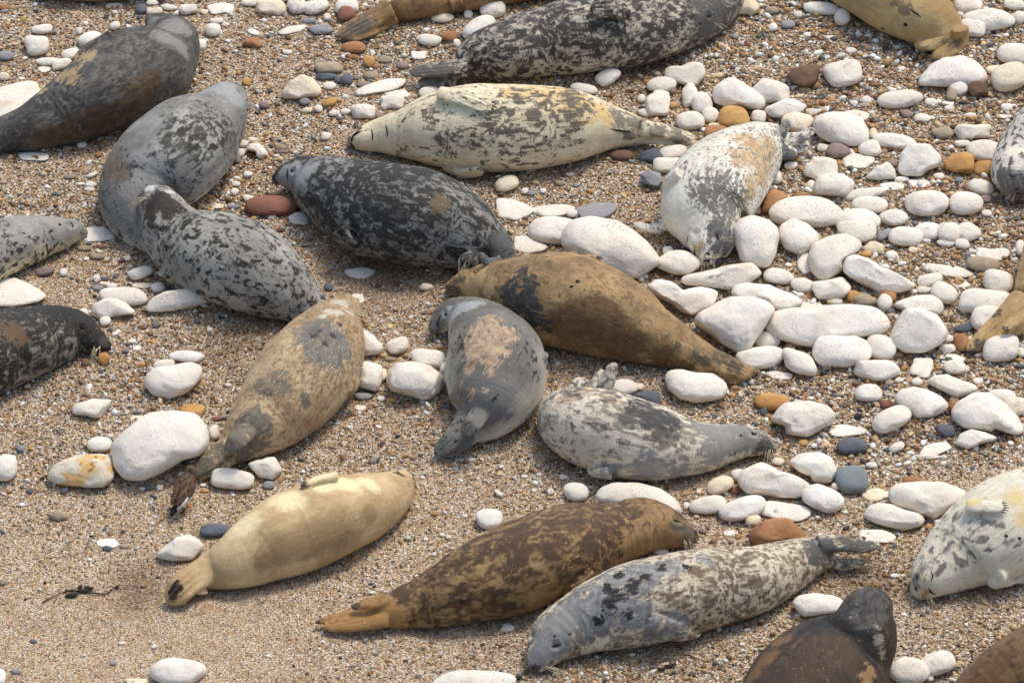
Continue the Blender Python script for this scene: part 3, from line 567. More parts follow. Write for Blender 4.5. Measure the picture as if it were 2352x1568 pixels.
# ------------------------------------------------------------------ seals
def coat(name, spec):
    def rgba(c, k=1.0):
        c = np.asarray(c, float); g = c.mean(); c = g + (c - g) * .90 + np.array([3, .5, -6])
        return tuple(min(.86, x * k * 1.16) for x in lin(c)) + (1.0,)
    m = NT(name)
    cv = m.attr('coat'); dv = m.attr('dorsal', 'Fac')
    wv = m.warp(cv, 9.0, .06); rv = m.turn(wv)
    c1, c2, s0 = spec['base']
    fringe = m.noise(m.scalev(cv, (45, 150, 150)), 1.0, 4, .7)
    base = m.mix(m.smooth(m.noise(rv, s0, 5, .66), .36, .64), rgba(c1), rgba(c2))
    mot = m.smooth(m.noise(m.turn(m.scalev(wv, (.7, 1, 1))), 34, 4, .6, .3), .30, .72)
    base = m.mix(m.math('MULTIPLY', mot, spec.get('mottle', .35)), base, m.mix(1.0, base, (.74, .72, .70, 1), 'MULTIPLY'))
    pal = m.smooth(m.noise(m.turn(m.scalev(wv, (.7, 1, 1)), (.3, .6, 1.1)), 21, 4, .6), .46, .82)
    base = m.mix(m.math('MULTIPLY', pal, spec.get('mottle', .35) * 1.1), base, m.mix(1.0, base, (1.25, 1.22, 1.15, 1), 'MULTIPLY'))
    if 'belly' in spec:
        cb, t, soft = spec['belly']
        base = m.mix(m.smooth(m.math('ADD', dv, m.math('MULTIPLY', m.math('SUBTRACT', m.noise(cv, 7, 3), .5), 1.1)), t + soft, t - soft), base, rgba(cb))
    def patch(base, k, col, amp, sc_, col2=None, soft=.30):
        mk = m.attr('patch%d' % k, 'Fac')
        nz = m.smooth(m.noise(m.turn(m.scalev(wv, (.75, 1, 1))), sc_ * 2.3, 7, .72, .3), .3, .7)
        fr = m.math('MULTIPLY', m.math('SUBTRACT', fringe, .5), .9)
        nz = m.math('MULTIPLY', m.math('ADD', m.math('MULTIPLY', m.math('SUBTRACT', nz, .5), amp * .95), fr), m.smooth(mk, .02, .3))
        f = m.math('ADD', mk, nz)
        c = rgba(col) if col2 is None else m.mix(m.smooth(m.noise(cv, 30, 3), .4, .6), rgba(col), rgba(col2))
        return m.mix(m.smooth(f, .5 - soft, .5 + soft), base, c)
    under = [p for p in spec.get('patches', []) if p.get('under')]
    for k, p in enumerate(spec.get('patches', [])):
        if p.get('under'): base = patch(base, k, p['col'], p.get('amp', 1.2), p.get('sc', 14), p.get('col2'), .36)
    for (sc_, thr, soft, colr, stretch, dors) in spec.get('spots', []):
        v = m.turn(m.scalev(wv, (1 / stretch ** .6, 1, 1)), (.7 + .01 * sc_, .95, .4))
        warp = m.noise(v, sc_ * 2.35, 3.2, .58, .15)
        f = m.math('ADD', m.math('ADD', warp, m.math('MULTIPLY', m.math('SUBTRACT', fringe, .5), .13)), m.math('MULTIPLY', dv, dors))
        f = m.math('ADD', f, m.math('MULTIPLY', m.math('SUBTRACT', m.noise(rv, 3.2, 2), .5), .22))
        f = m.math('ADD', f, m.math('MULTIPLY', m.attr('spotty', 'Fac'), .10))
        base = m.mix(m.math('MULTIPLY', m.smooth(m.math('ADD', f, .012), thr - soft * 2.1, thr + soft * 2.3), .97), base, rgba(colr))
    for k, p in enumerate(spec.get('patches', [])):
        if not p.get('under'): base = patch(base, k, p['col'], p.get('amp', 1.2), p.get('sc', 14), p.get('col2'))
    hair = m.noise(m.scalev(cv, (70, 330, 330)), 1.0, 4, .7)
    hair2 = m.noise(m.scalev(cv, (22, 60, 60)), 1.0, 3, .6)
    gain = m.math('ADD', m.math('MULTIPLY', hair, .62), m.math('ADD', m.math('MULTIPLY', hair2, .40), .49))
    cmb = m.new('ShaderNodeCombineColor')
    for i in range(3): m.put(cmb.inputs[i], gain)
    base = m.mix(1.0, base, cmb.outputs[0], 'MULTIPLY')
    if spec.get('sand', 0) > 0:
        vd = m.new('ShaderNodeTexVoronoi'); m.put(vd.inputs['Vector'], cv); vd.inputs['Scale'].default_value = 190
        sp = m.new('ShaderNodeSeparateColor'); m.l.new(vd.outputs['Color'], sp.inputs[0])
        f = m.math('MULTIPLY', m.math('LESS_THAN', vd.outputs['Distance'], .30), m.math('LESS_THAN', sp.outputs[0], m.math('MULTIPLY', m.smooth(m.noise(cv, 3.5, 2), .42, .7), spec['sand'])))
        base = m.mix(f, base, rgba((228, 206, 168)))
    m.bump(m.math('ADD', m.math('MULTIPLY', hair, 1.0), m.math('ADD', m.math('MULTIPLY', hair2, 1.2), m.math('MULTIPLY', m.noise(m.scalev(cv, (26, 6, 6)), 1.0, 2), 1.6))), .55, .006)
    m.bsdf.inputs['Sheen Weight'].default_value = spec.get('sheen', .07); m.bsdf.inputs['Sheen Roughness'].default_value = .45
    m.bsdf.inputs['Sheen Tint'].default_value = (.95, .95, 1, 1)
    return m.done(base, .62, .3)

EYE = plain('wet_eye', (22, 18, 16), .12, .6); NOSE = plain('nose_skin', (48, 42, 40), .5, .4); DARKSKIN = plain('dark_skin', (40, 34, 32), .6, .3)
WHISK = plain('whisker_hair', (226, 208, 166), .5, .4); CLAW = plain('claw_horn', (70, 64, 58), .4, .4)

def body_tube(st):
    """blubber tube through stations (u, v, half width, lift) from nose to tail, lying on the beach"""
    S = np.array([(s + (0,))[:4] for s in st], float)
    Q = catmull(S, 84); Q[:, 2] = np.maximum(Q[:, 2], 6)
    wide, high = 1.07, .94
    C = []; R = []
    for u, v, w, lift in Q:
        h = 0.0
        for _ in range(3):
            P = at(u, v, h); r = w / pxm(P); h = r * high * .84 + lift
        C.append(P); R.append(r)
    C, R = np.array(C), np.array(R)
    for _ in range(3):
        C[1:-1] = .25 * C[:-2] + .5 * C[1:-1] + .25 * C[2:]
    # round both ends
    T = unit(np.gradient(C, axis=0))
    a = np.array([.35, .62, .82, .94]); cr = np.sqrt(1 - a ** 2)
    n0 = [C[0] - T[0] * R[0] * .8 * q for q in a[::-1]]; r0 = [R[0] * q for q in cr[::-1]]
    n1 = [C[-1] + T[-1] * R[-1] * .6 * q for q in a]; r1 = [R[-1] * q for q in cr]
    C = np.concatenate([n0, C, n1]); R = np.concatenate([r0, R, r1])
    T = unit(np.gradient(C, axis=0)); Z = np.array([0, 0, 1.0])
    UPb = unit(Z - (T @ Z)[:, None] * T); SD = np.cross(T, UPb)
    NS = 40; an = np.linspace(0, 2 * math.pi, NS, endpoint=False)
    ca, sa = np.cos(an), np.sin(an)
    V = C[:, None] + R[:, None, None] * (wide * (ca * np.where(sa < 0, 1 + .07 * np.sin(np.pi * np.minimum(-sa, 1)), 1))[None, :, None] * SD[:, None] + high * sa[None, :, None] * UPb[:, None])
    g = ground_z(V[..., 0], V[..., 1]); low = V[..., 2] < g - .012
    V[..., 2] = np.where(low, g - .012 - .12 * (g - .012 - V[..., 2]), V[..., 2])
    n = len(C); i = np.arange(n - 1)[:, None] * NS; j = np.arange(NS)[None]; k = (j + 1) % NS
    F = np.stack([i + j, i + k, i + NS + k, i + NS + j], -1).reshape(-1, 4).tolist()
    F.append(list(range(NS))[::-1]); F.append([(n - 1) * NS + q for q in range(NS)])
    return V.reshape(-1, 3), F, C, R, T, UPb, SD

def cast(bvh, u, v):
    d = Vector(ray(u, v)); hit, nrm, idx, dist = bvh.ray_cast(Vector(CAM), d, 200)
    if hit is None: return None, None
    n = np.array(nrm)
    return np.array(hit), (-n if n @ np.array(d) > 0 else n)

SKIN = [None, None]
def paddle(bvh, pts, thick=.26, digits=5):
    """a flipper swept through picture points (u, v, half width[, height]): raised digits and a scalloped tip"""
    A, N = [], []
    for p in pts:
        u, v, w = p[:3]
        if len(p) > 3:
            P = at(u, v, p[3]); n = unit(np.array([0, -.35, 1.0]))
        else:
            P, n = cast(bvh, u, v)
            if P is None:                                            # past the outline: stay on the nearest skin
                uu, vv = uv_of(SKIN[0]); i = ((uu - u) ** 2 + (vv - v) ** 2).argmin(); P = SKIN[0][i]; n = SKIN[1][i]
            else: P = P + n * ((.72 if thick >= .5 else .42) * w / 511)
        A.append(np.concatenate([P, [w / pxm(P)]])); N.append(n)
    A = np.array(A); N = np.array(N)
    k = 26
    L = np.concatenate([[0], np.cumsum(np.linalg.norm(np.diff(A[:, :3], axis=0), axis=1))]); t = np.linspace(0, 1, k)
    Q = np.stack([np.interp(t * L[-1], L, A[:, c]) for c in range(4)], 1)
    if len(A) > 2:
        for _ in range(4): Q[1:-1] = .25 * Q[:-2] + .5 * Q[1:-1] + .25 * Q[2:]
    NN = unit(np.stack([np.interp(t * L[-1], L, N[:, c]) for c in range(3)], 1))
    T = unit(np.gradient(Q[:, :3], axis=0)); B = unit(np.cross(T, NN)); NN = np.cross(B, T)
    e = np.clip((t - .80) / .20, 0, 1); rw = Q[:, 3] * np.sqrt(np.maximum(1 - e ** 2.6, .02))
    ns = 28; an = np.linspace(0, 2 * math.pi, ns, endpoint=False); ca, sa = np.cos(an), np.sin(an)
    th = np.maximum(thick * Q[:, 3], .011) * (1 - .40 * t + (.9 if thick < .5 else .3) * np.clip(1 - t / .4, 0, 1) ** 1.5) * np.sqrt(np.maximum(1 - e ** 3, .05))
    rid = np.clip((t - .25) / .4, 0, 1)[:, None] * .55 * np.cos(ca * digits * math.pi / 1.05)[None]
    V = Q[:, None, :3] + (rw[:, None] * ca[None])[..., None] * B[:, None] + (th[:, None] * sa[None] * (1 + rid))[..., None] * NN[:, None]
    scal = np.clip((t - .7) / .3, 0, 1)[:, None] * (np.cos(ca * digits * math.pi / 1.05)[None] * .14 + .1 * (1 - ca ** 2)[None]) * Q[-1, 3]
    V = V + scal[..., None] * T[:, None]
    F = []
    for i in range(k - 1):
        for j in range(ns):
            q = (j + 1) % ns; F.append([i * ns + j, i * ns + q, (i + 1) * ns + q, (i + 1) * ns + j])
    F.append(list(range(ns))[::-1]); F.append([(k - 1) * ns + j for j in range(ns)])
    V = V.reshape(-1, 3)
    g = ground_z(V[:, 0], V[:, 1]); V[:, 2] = np.maximum(V[:, 2], g - .006)
    tip = dict(P=Q[-2, :3], T=T[-2], B=B[-2], N=NN[-2], w=Q[-4, 3])
    return V, F, tip

def fuse(V, F, voxel):
    """weld overlapping closed pieces into one continuous skin"""
    me = mesh_np('tmp', V, F, False)
    o = bpy.data.objects.new('tmp', me); COL.objects.link(o)
    md = o.modifiers.new('weld', 'REMESH'); md.mode = 'VOXEL'; md.voxel_size = voxel; md.use_smooth_shade = True
    dg = bpy.context.evaluated_depsgraph_get(); ev = o.evaluated_get(dg); me2 = bpy.data.meshes.new_from_object(ev)
    bpy.data.objects.remove(o); bpy.data.meshes.remove(me)
    n = len(me2.vertices); co = np.empty(n * 3, np.float32); me2.vertices.foreach_get('co', co); co = co.reshape(-1, 3).astype(float)
    ed = np.empty(len(me2.edges) * 2, np.int32); me2.edges.foreach_get('vertices', ed); ed = ed.reshape(-1, 2)
    deg = np.bincount(ed.ravel(), minlength=n)[:, None]
    for it in range(3):
        acc = np.zeros_like(co)
        for c in range(3):
            acc[:, c] = np.bincount(ed[:, 0], weights=co[ed[:, 1], c], minlength=n) + np.bincount(ed[:, 1], weights=co[ed[:, 0], c], minlength=n)
        co += .55 * (acc / np.maximum(deg, 1) - co)
    me2.vertices.foreach_set('co', co.astype(np.float32).ravel()); me2.update()
    return me2, co

SEALS = []
def seal(key, label, st, coat_spec, roll=0, flippers=(), feats=(), voxel=.0055, group='grey seals resting on the shingle'):
    V, F, C, R, T, UPb, SD = body_tube(st)
    bvh = BVHTree.FromPolygons([Vector(p) for p in V], F)
    ctr = np.repeat(C, 40, 0); SKIN[0], SKIN[1] = V, unit(V - ctr)
    parts = [(V, F)]; tips = []
    for f in flippers:
        pts = [p for p in f['pts']]
        v_, f_, tip = paddle(bvh, pts, f.get('thick', .26), f.get('digits', 5)); parts.append((v_, f_))
        if f.get('claws'): tips.append((tip, f))
    VV, FF = merge(parts)
    me, co = fuse(VV, FF, voxel)
    me.name = 'seal'
    # body coordinates
    arc = np.concatenate([[0], np.cumsum(np.linalg.norm(np.diff(C, axis=0), axis=1))])
    near = np.empty(len(co), int)
    for i in range(0, len(co), 20000):
        near[i:i + 20000] = ((co[i:i + 20000, None] - C[None]) ** 2).sum(-1).argmin(1)
    dl = co - C[near]
    rl = np.radians(np.interp(np.arange(len(C)), np.linspace(0, len(C) - 1, len(roll)), roll)) if isinstance(roll, (list, tuple)) else np.full(len(C), math.radians(roll))
    DOR = np.cos(rl)[:, None] * UPb + np.sin(rl)[:, None] * SD; LAT = np.cross(DOR, T)
    al = arc[near] + (dl * T[near]).sum(1); la = (dl * LAT[near]).sum(1); do = (dl * DOR[near]).sum(1)
    off = (sum(map(ord, key)) % 97) * 1.37
    coatv = np.stack([al + off, la, do], 1)
    def put(name, arr, typ='FLOAT'):
        a_ = me.attributes.new(name, typ, 'POINT')
        a_.data.foreach_set('vector' if typ == 'FLOAT_VECTOR' else 'value', np.ascontiguousarray(arr, np.float32).ravel())
    put('coat', coatv, 'FLOAT_VECTOR'); put('dorsal', np.clip(do / np.maximum(R[near], .03), -1.3, 1.3))
    # living shape: fat rolls, neck and hip creases, eye sockets, whisker pads
    nr = np.empty(len(co) * 3, np.float32); me.vertex_normals.foreach_get('vector', nr); nr = nr.reshape(-1, 3).astype(float)
    rel_r = R[near] / R.max(); big_i = int(R.argmax())
    disp = .0060 * vnoise(coatv, 5, 11) + .0030 * vnoise(coatv, 12, 12)
    fold = np.sin(2 * math.pi * (al + .016 * vnoise(coatv, 6, 13)) / .038)
    wn_ = np.exp(-((rel_r - .68) / .16) ** 2) * (.6 + .6 * vnoise(coatv, 7, 14)) * np.where(near < big_i, 1.0, .75)
    disp += .0013 * np.clip(wn_, 0, 1) * fold
    disp *= np.clip((rel_r - .15) / .2, .15, 1)
    tmp = BVHTree.FromPolygons([Vector(p) for p in co], [list(p.vertices) for p in me.polygons])
    for ft in feats:
        if ft[0] in ('eye', 'closed_eye', 'whiskers', 'ear', 'mouth'):
            pts_ = [ft[1][len(ft[1]) // 2]] if ft[0] == 'closed_eye' else (ft[1] if ft[0] == 'mouth' else [(ft[1], ft[2])])
            for (u_, v__) in pts_:
                Pf, nf = cast(tmp, u_, v__)
                if Pf is None: continue
                i0 = ((co - Pf) ** 2).sum(1).argmin()
                am, rd = {'eye': (-.007, .017), 'closed_eye': (-.006, .017), 'whiskers': (.008, .022), 'ear': (-.004, .008), 'mouth': (-.004, .008)}[ft[0]]
                for q in ((coatv[i0],) if ft[0] in ('ear', 'mouth') else (coatv[i0], coatv[i0] * (1, -1, 1))):
                    dd = ((coatv - q) ** 2).sum(1); disp += am * np.exp(-dd / rd ** 2)
                    if ft[0] in ('eye', 'closed_eye'): disp += .004 * np.exp(-(np.sqrt(dd) - .026) ** 2 / .010 ** 2)
    co = co + nr * disp[:, None]
    me.vertices.foreach_set('co', co.astype(np.float32).ravel()); me.update()
    bvh2 = BVHTree.FromPolygons([Vector(p) for p in co], [list(p.vertices) for p in me.polygons])
    def blob_mask(blobs):
        mk = np.zeros(len(co))
        for (u, v, r) in blobs:
            P, n = cast(bvh2, u, v)
            if P is None:
                uu, vv = uv_of(co); P = co[((uu - u) ** 2 + (vv - v) ** 2).argmin()]
            d = np.linalg.norm(co - P, axis=1) / (r / pxm(P)); mk = 1 - (1 - mk) * (1 - np.clip(1.12 - .62 * d ** 1.3, 0, 1))
        return mk
    for k, p in enumerate(coat_spec.get('patches', [])): put('patch%d' % k, blob_mask(p['at']))
    put('spotty', blob_mask(coat_spec.get('spotty', [])) - blob_mask(coat_spec.get('plain', [])) * 1.6)
    base = np.array([C[:, 0].mean(), C[:, 1].mean(), 0.0]); base[2] = float(ground_z(base[0], base[1]))
    me.vertices.foreach_set('co', (co - base).astype(np.float32).ravel()); me.update()
    o = link('seal', me, coat(key + '_coat', coat_spec), loc=base); tag(o, label, 'seal', group)
    def child(name, v_, f_, mat):
        c = link(name, mesh_np(name, np.asarray(v_) - base, f_), mat, o); return c
    def frame(n):
        a_ = unit(np.cross(n, RIGHT)); return unit(np.cross(a_, n)), a_
    IV, IF = ico(2)
    def pix2surf(pts):
        out = []
        for (u, v) in pts:
            P, n = cast(bvh2, u, v)
            if P is not None: out.append((P, n))
        return out
    for ft in feats:
        kind = ft[0]
        if kind in ('eye', 'ear', 'nostril', 'wound'):
            P, n = cast(bvh2, ft[1], ft[2])
            if P is None: continue
            rad = (ft[3] if len(ft) > 3 else {'eye': 6, 'ear': 3.5, 'nostril': 4, 'wound': 6}[kind]) * 1.2 / pxm(P)
            x_, y_ = frame(n); ang = math.radians(ft[4] if len(ft) > 4 else 0)
            xx = x_ * math.cos(ang) + y_ * math.sin(ang); yy = np.cross(n, xx)
            asp = {'eye': .8, 'ear': .7, 'nostril': .5, 'wound': .8}[kind]
            v_ = P + IV[:, :1] * xx * rad + IV[:, 1:2] * yy * rad * asp + IV[:, 2:] * n * rad * (.45 if kind == 'eye' else .25)
            child({'eye': 'eye', 'ear': 'ear', 'nostril': 'nostril', 'wound': 'scar'}[kind], v_, IF.tolist(), EYE if kind == 'eye' else DARKSKIN)
            if kind == 'eye':                                        # its partner on the far side of the head
                i = ((co - P) ** 2).sum(1).argmin(); q = coatv[i] * (1, -1, 1)
                j = ((coatv - q) ** 2).sum(1).argmin(); Pm = co[j]; nm = unit(Pm - C[near[j]])
                x_, y_ = frame(nm); v_ = Pm + IV[:, :1] * x_ * rad + IV[:, 1:2] * y_ * rad * .8 + IV[:, 2:] * nm * rad * .45
                child('eye', v_, IF.tolist(), EYE)
        elif kind in ('mouth', 'closed_eye', 'crease'):
            ps = pix2surf(ft[1])
            if len(ps) < 2: continue
            Pp = catmull(np.array([p + n * .0005 for p, n in ps]), 14); rr = np.sin(np.linspace(.15, math.pi - .15, 14)) * (ft[2] if len(ft) > 2 else 2.2) * 1.25 / pxm(Pp[0])
            v_, f_ = tube(Pp, rr, 6); child({'mouth': 'mouth', 'closed_eye': 'eye', 'crease': 'skin_fold'}[kind], v_, f_, DARKSKIN)
        elif kind == 'whiskers':
            _, u, v, du, dvv, n_, ln = ft; r_ = np.random.default_rng(int(u * 7 + v)); prt = []
            for q in range(n_):
                P, n = cast(bvh2, u + r_.uniform(-9, 9), v + r_.uniform(-7, 7))
                if P is None: continue
                d = unit(RIGHT * (du + r_.normal(0, .22)) + UPV * (-dvv + r_.normal(0, .22)) + n * r_.uniform(.25, .7)); l_ = ln * r_.uniform(.55, 1.1) / 511
                s = np.linspace(0, 1, 6)[:, None]
                pp = P + d * l_ * s + np.array([0, 0, -1.0]) * (.25 * l_) * s ** 2
                pp[:, 2] = np.maximum(pp[:, 2], ground_z(pp[:, 0], pp[:, 1]) + .002)
                prt.append(tube(pp, np.linspace(.0015, .0006, 6), 4))
            if prt:
                v_, f_ = merge(prt); child('whiskers', v_, f_, WHISK)
    for tip, f in tips:
        r_ = np.random.default_rng(int(tip['w'] * 1e5) % 999)
        for q in np.linspace(-.78, .78, 5):
            r0 = tip['P'] + tip['B'] * q * tip['w'] - tip['T'] * .010 * abs(q) + tip['N'] * .004
            s = np.linspace(0, 1, 6)[:, None]; ln = f.get('claw_len', .034) * r_.uniform(.85, 1.1)
            pp = r0 + unit(tip['T'] + tip['B'] * q * .15) * ln * s - tip['N'] * ln * .25 * s ** 2
            v_, f_ = tube(pp, np.linspace(.0042, .0010, 6), 6); child('claw', v_, f_, CLAW)
    SEALS.append(dict(key=key, o=o, st=st))
    return o
def P_(col, at_, amp=1.2, sc=14, col2=None, under=False):
    return dict(col=col, at=at_, amp=amp, sc=sc, col2=col2, under=under)

seal('flank', 'dark grey seal with a brown smeared flank, its head turned away above the hunched seal',
     [(352, 48, 20, .10), (372, 62, 36, .08), (398, 88, 55, .05), (380, 128, 72, .02), (342, 150, 100), (290, 178, 108), (225, 215, 98), (142, 262, 74), (70, 290, 56), (15, 305, 44), (-60, 325, 34), (-120, 338, 26)],
     dict(base=((104, 103, 101), (74, 73, 72), 8), spots=[(12, .55, .06, (44, 43, 43), 1.2, 0), (22, .58, .05, (52, 50, 49), 1.2, 0)],
          patches=[P_((88, 69, 52), [(330, 215, 40), (355, 190, 28), (280, 265, 45), (220, 285, 42), (150, 310, 34), (90, 320, 30)], 1.5, 12, (70, 54, 40)),
                   P_((160, 136, 102), [(165, 172, 26), (200, 128, 20), (140, 175, 18), (95, 210, 14), (160, 130, 14)], 1.5, 16),
                   P_((120, 120, 119), [(400, 60, 38), (420, 110, 26), (345, 55, 20), (380, 85, 30)], .8, 8)]),
     flippers=[dict(pts=[(255, 82, 12), (205, 108, 15), (168, 140, 11)], thick=.3), dict(pts=[(-90, 330, 26, .06), (-150, 345, 28, .04), (-200, 350, 20, .03)])])

seal('hunched', 'hunched grey seal turned away with a smooth pale head, its tail behind the black-capped seal',
     [(570, 244, 12, .13), (556, 240, 28, .12), (528, 228, 46, .11), (508, 248, 60, .08), (484, 278, 80, .04), (440, 316, 104, .01), (378, 372, 112), (324, 428, 95), (314, 480, 70), (345, 525, 54), (388, 555, 42), (430, 570, 30)],
     dict(base=((134, 135, 134), (108, 108, 107), 6), belly=((192, 186, 168), -.25, .35),
          spots=[(15, .60, .03, (58, 58, 58), 1.3, .0), (11, .64, .03, (36, 36, 37), 1.3, -.02)], spotty=[(430, 330, 60), (480, 290, 45), (380, 300, 40), (520, 300, 40), (290, 390, 30)], plain=[(515, 215, 55), (340, 480, 60), (330, 300, 40)],
          patches=[P_((146, 146, 142), [(430, 275, 34), (470, 330, 40), (420, 310, 34), (380, 340, 26), (500, 310, 26)], 1.4, 9, under=True),
                   P_((104, 90, 78), [(262, 330, 34), (255, 375, 34), (270, 400, 24)], 1.2, 10), P_((182, 160, 122), [(245, 330, 14), (232, 380, 16), (226, 430, 16), (262, 300, 12)], .8, 12),
                   P_((142, 144, 147), [(515, 200, 46), (540, 215, 34)], .7, 8)], sand=.10),
     flippers=[dict(pts=[(526, 342, 18, .15), (512, 374, 19, .10), (480, 404, 17, .04)], thick=.45, claws=False)],
     feats=[('whiskers', 568, 246, .8, .5, 7, 26)])

seal('cap', 'spotted pale grey seal with a black cap and its snout raised, tail behind another snout',
     [(340, 441, 20, .20), (352, 455, 36, .18), (371, 479, 51, .13), (385, 512, 63, .07), (412, 545, 78, .02), (455, 570, 94), (505, 588, 104), (560, 610, 106), (620, 642, 92), (672, 675, 68), (712, 705, 46), (745, 728, 32), (775, 742, 24)],
     dict(base=((154, 152, 145), (126, 124, 119), 6), belly=((194, 182, 158), -.45, .3),
          spots=[(11, .565, .03, (30, 29, 29), 1.3, .02), (20, .60, .03, (40, 38, 36), 1.4, .0)],
          patches=[P_((26, 22, 19), [(372, 462, 30), (392, 474, 28), (352, 470, 24), (412, 482, 18), (346, 490, 18), (366, 450, 18), (385, 495, 16)], .6, 20, (48, 39, 30)), P_((182, 184, 184), [(345, 432, 14), (390, 440, 12)], .7, 10)], sand=.14),
     flippers=[dict(pts=[(378, 622, 15), (388, 650, 14), (424, 664, 12, .05)], thick=.5)],
     feats=[('whiskers', 334, 452, -.8, .5, 9, 40)])

seal('bellyup', 'cream spotted seal lying belly up, a flipper on its chest and chin to the sky',
     [(813, 322, 18), (828, 321, 27), (862, 314, 38), (918, 306, 55), (985, 296, 82), (1060, 292, 99), (1150, 294, 102), (1240, 291, 98), (1320, 288, 84), (1390, 290, 60), (1445, 298, 41), (1482, 305, 29)],
     dict(base=((222, 210, 180), (204, 190, 158), 5), spots=[(12, .655, .03, (82, 76, 70), 1.5, -.03), (18, .655, .03, (96, 88, 78), 1.4, -.02)],
          spotty=[(1230, 240, 70), (1300, 260, 60), (1200, 310, 55), (1110, 310, 40), (1160, 280, 40), (1340, 240, 40), (1040, 340, 40), (990, 270, 25), (920, 350, 25), (1180, 360, 40)], plain=[(870, 315, 50), (1380, 300, 40), (950, 300, 30)],
          patches=[P_((206, 174, 118), [(1260, 215, 46), (1330, 235, 50), (1180, 215, 30), (1390, 262, 26)], 1.2, 9, under=True), P_((120, 112, 100), [(1420, 268, 28), (1460, 282, 26), (1510, 300, 20), (1560, 312, 20), (1440, 312, 14)], 1.2, 12), P_((70, 62, 52), [(811, 300, 7), (808, 335, 9), (818, 348, 8), (825, 296, 8)], .6, 20)], sand=.03),
     roll=165,
     flippers=[dict(pts=[(1012, 225, 22), (1055, 228, 25), (1100, 242, 24), (1132, 256, 19)], thick=.42, claws=True), dict(pts=[(1025, 395, 14), (1065, 388, 17), (1110, 383, 17)], thick=.5, claws=True),
               dict(pts=[(1470, 292, 22, .12), (1530, 302, 20, .10), (1598, 318, 13, .06)], thick=.4), dict(pts=[(1480, 318, 16, .05), (1540, 322, 14, .05), (1598, 326, 10, .03)], thick=.4)],
     feats=[('mouth', [(812, 336), (808, 322), (818, 308), (842, 300)], 3), ('whiskers', 816, 300, -.2, -1, 8, 30), ('crease', [(852, 290), (856, 315), (852, 340)], 1.6), ('crease', [(884, 278), (890, 312), (884, 350)], 1.6), ('crease', [(1400, 296), (1420, 300), (1448, 303)], 2.2), ('ear', 1253, 315, 4)])

seal('blotch', 'charcoal seal with black blotches, its chin resting on a red-brown stone',
     [(636, 412, 15, .05), (650, 405, 26, .05), (684, 402, 44, .04), (728, 416, 64, .02), (790, 448, 92), (880, 480, 112), (975, 500, 113), (1060, 532, 92), (1112, 565, 66), (1138, 588, 48), (1138, 604, 36)],
     dict(base=((134, 134, 132), (104, 104, 103), 7), spots=[(10, .54, .035, (32, 32, 33), 1.3, .05), (22, .565, .035, (38, 38, 39), 1.3, .03)], belly=((150, 138, 118), -.55, .25),
          patches=[P_((100, 84, 64), [(1010, 462, 22), (1000, 480, 12)], 1.5, 16), P_((140, 142, 145), [(668, 400, 28), (700, 395, 34), (650, 410, 22)], .8, 9), P_((84, 86, 90), [(1120, 590, 30), (1150, 560, 26)], 1.0, 9)],
          plain=[(690, 400, 50)], sand=.03),
     flippers=[dict(pts=[(792, 520, 26), (812, 552, 24), (868, 574, 17, .05)], thick=.5), dict(pts=[(1105, 585, 28), (1075, 600, 26, .14), (1062, 640, 22, .04)], thick=.6), dict(pts=[(1140, 602, 14, .18), (1118, 602, 13, .2), (1100, 582, 11, .24)], thick=.5), dict(pts=[(1150, 598, 16, .17), (1128, 606, 16, .15), (1108, 600, 10, .16)], thick=.5)],
     feats=[('eye', 671, 392, 4), ('whiskers', 640, 428, -.2, 1, 12, 42), ('crease', [(661, 385), (660, 402), (662, 425)], 1.6), ('nostril', 628, 405, 3)])

seal('mottled', 'large black and grey mottled seal on its side, dark head leaving the top edge',
     [(1692, -36, 22, .05), (1676, -18, 36, .04), (1648, 6, 52, .02), (1600, 28, 68), (1530, 46, 82), (1450, 62, 92), (1350, 76, 92), (1250, 94, 82), (1170, 112, 72), (1110, 128, 60), (1075, 144, 44)],
     dict(base=((192, 183, 164), (150, 144, 132), 7), spots=[(13, .50, .04, (40, 39, 38), 1.3, .02), (26, .545, .04, (58, 56, 54), 1.4, .0)],
          patches=[P_((78, 78, 80), [(1650, 20, 44), (1675, -10, 40), (1620, 60, 30), (1600, 10, 26)], 1.2, 10), P_((96, 94, 88), [(1010, 165, 28), (960, 165, 28), (990, 185, 20)], 1.3, 9)], sand=.03), roll=70,
     flippers=[dict(pts=[(1440, 32, 26), (1400, 30, 27), (1358, 30, 24)], thick=.5), dict(pts=[(1075, 155, 26, .13), (1020, 158, 24, .12), (942, 165, 19, .06)], thick=.4), dict(pts=[(1060, 178, 20, .06), (1010, 188, 20, .05), (960, 190, 16, .03)], thick=.4)],
     feats=[('closed_eye', [(1614, 38), (1628, 37), (1640, 34)], 2.6), ('ear', 1608, 55, 3.5), ('whiskers', 1648, 55, .6, .6, 5, 26)])

seal('brownfeet', 'brown seal seen only by its folded hind flippers and rump at the top edge',
     [(1500, -128, 30), (1440, -112, 52), (1340, -95, 66), (1220, -70, 72), (1120, -40, 60), (1040, -14, 48), (970, 6, 38), (920, 20, 32)],
     dict(base=((158, 124, 80), (122, 92, 58), 9), spots=[(14, .62, .06, (84, 62, 42), 1.4, 0)], patches=[P_((92, 86, 78), [(840, 52, 22), (815, 65, 20), (800, 78, 14)], 1.6, 20)]),
     flippers=[dict(pts=[(895, 25, 28, .08), (838, 52, 26, .06), (778, 84, 21, .03)], thick=.45), dict(pts=[(905, 42, 18, .04), (850, 72, 17, .03), (800, 92, 13, .02)], thick=.45), dict(pts=[(1035, 12, 12), (1060, 3, 12)], thick=.4)])

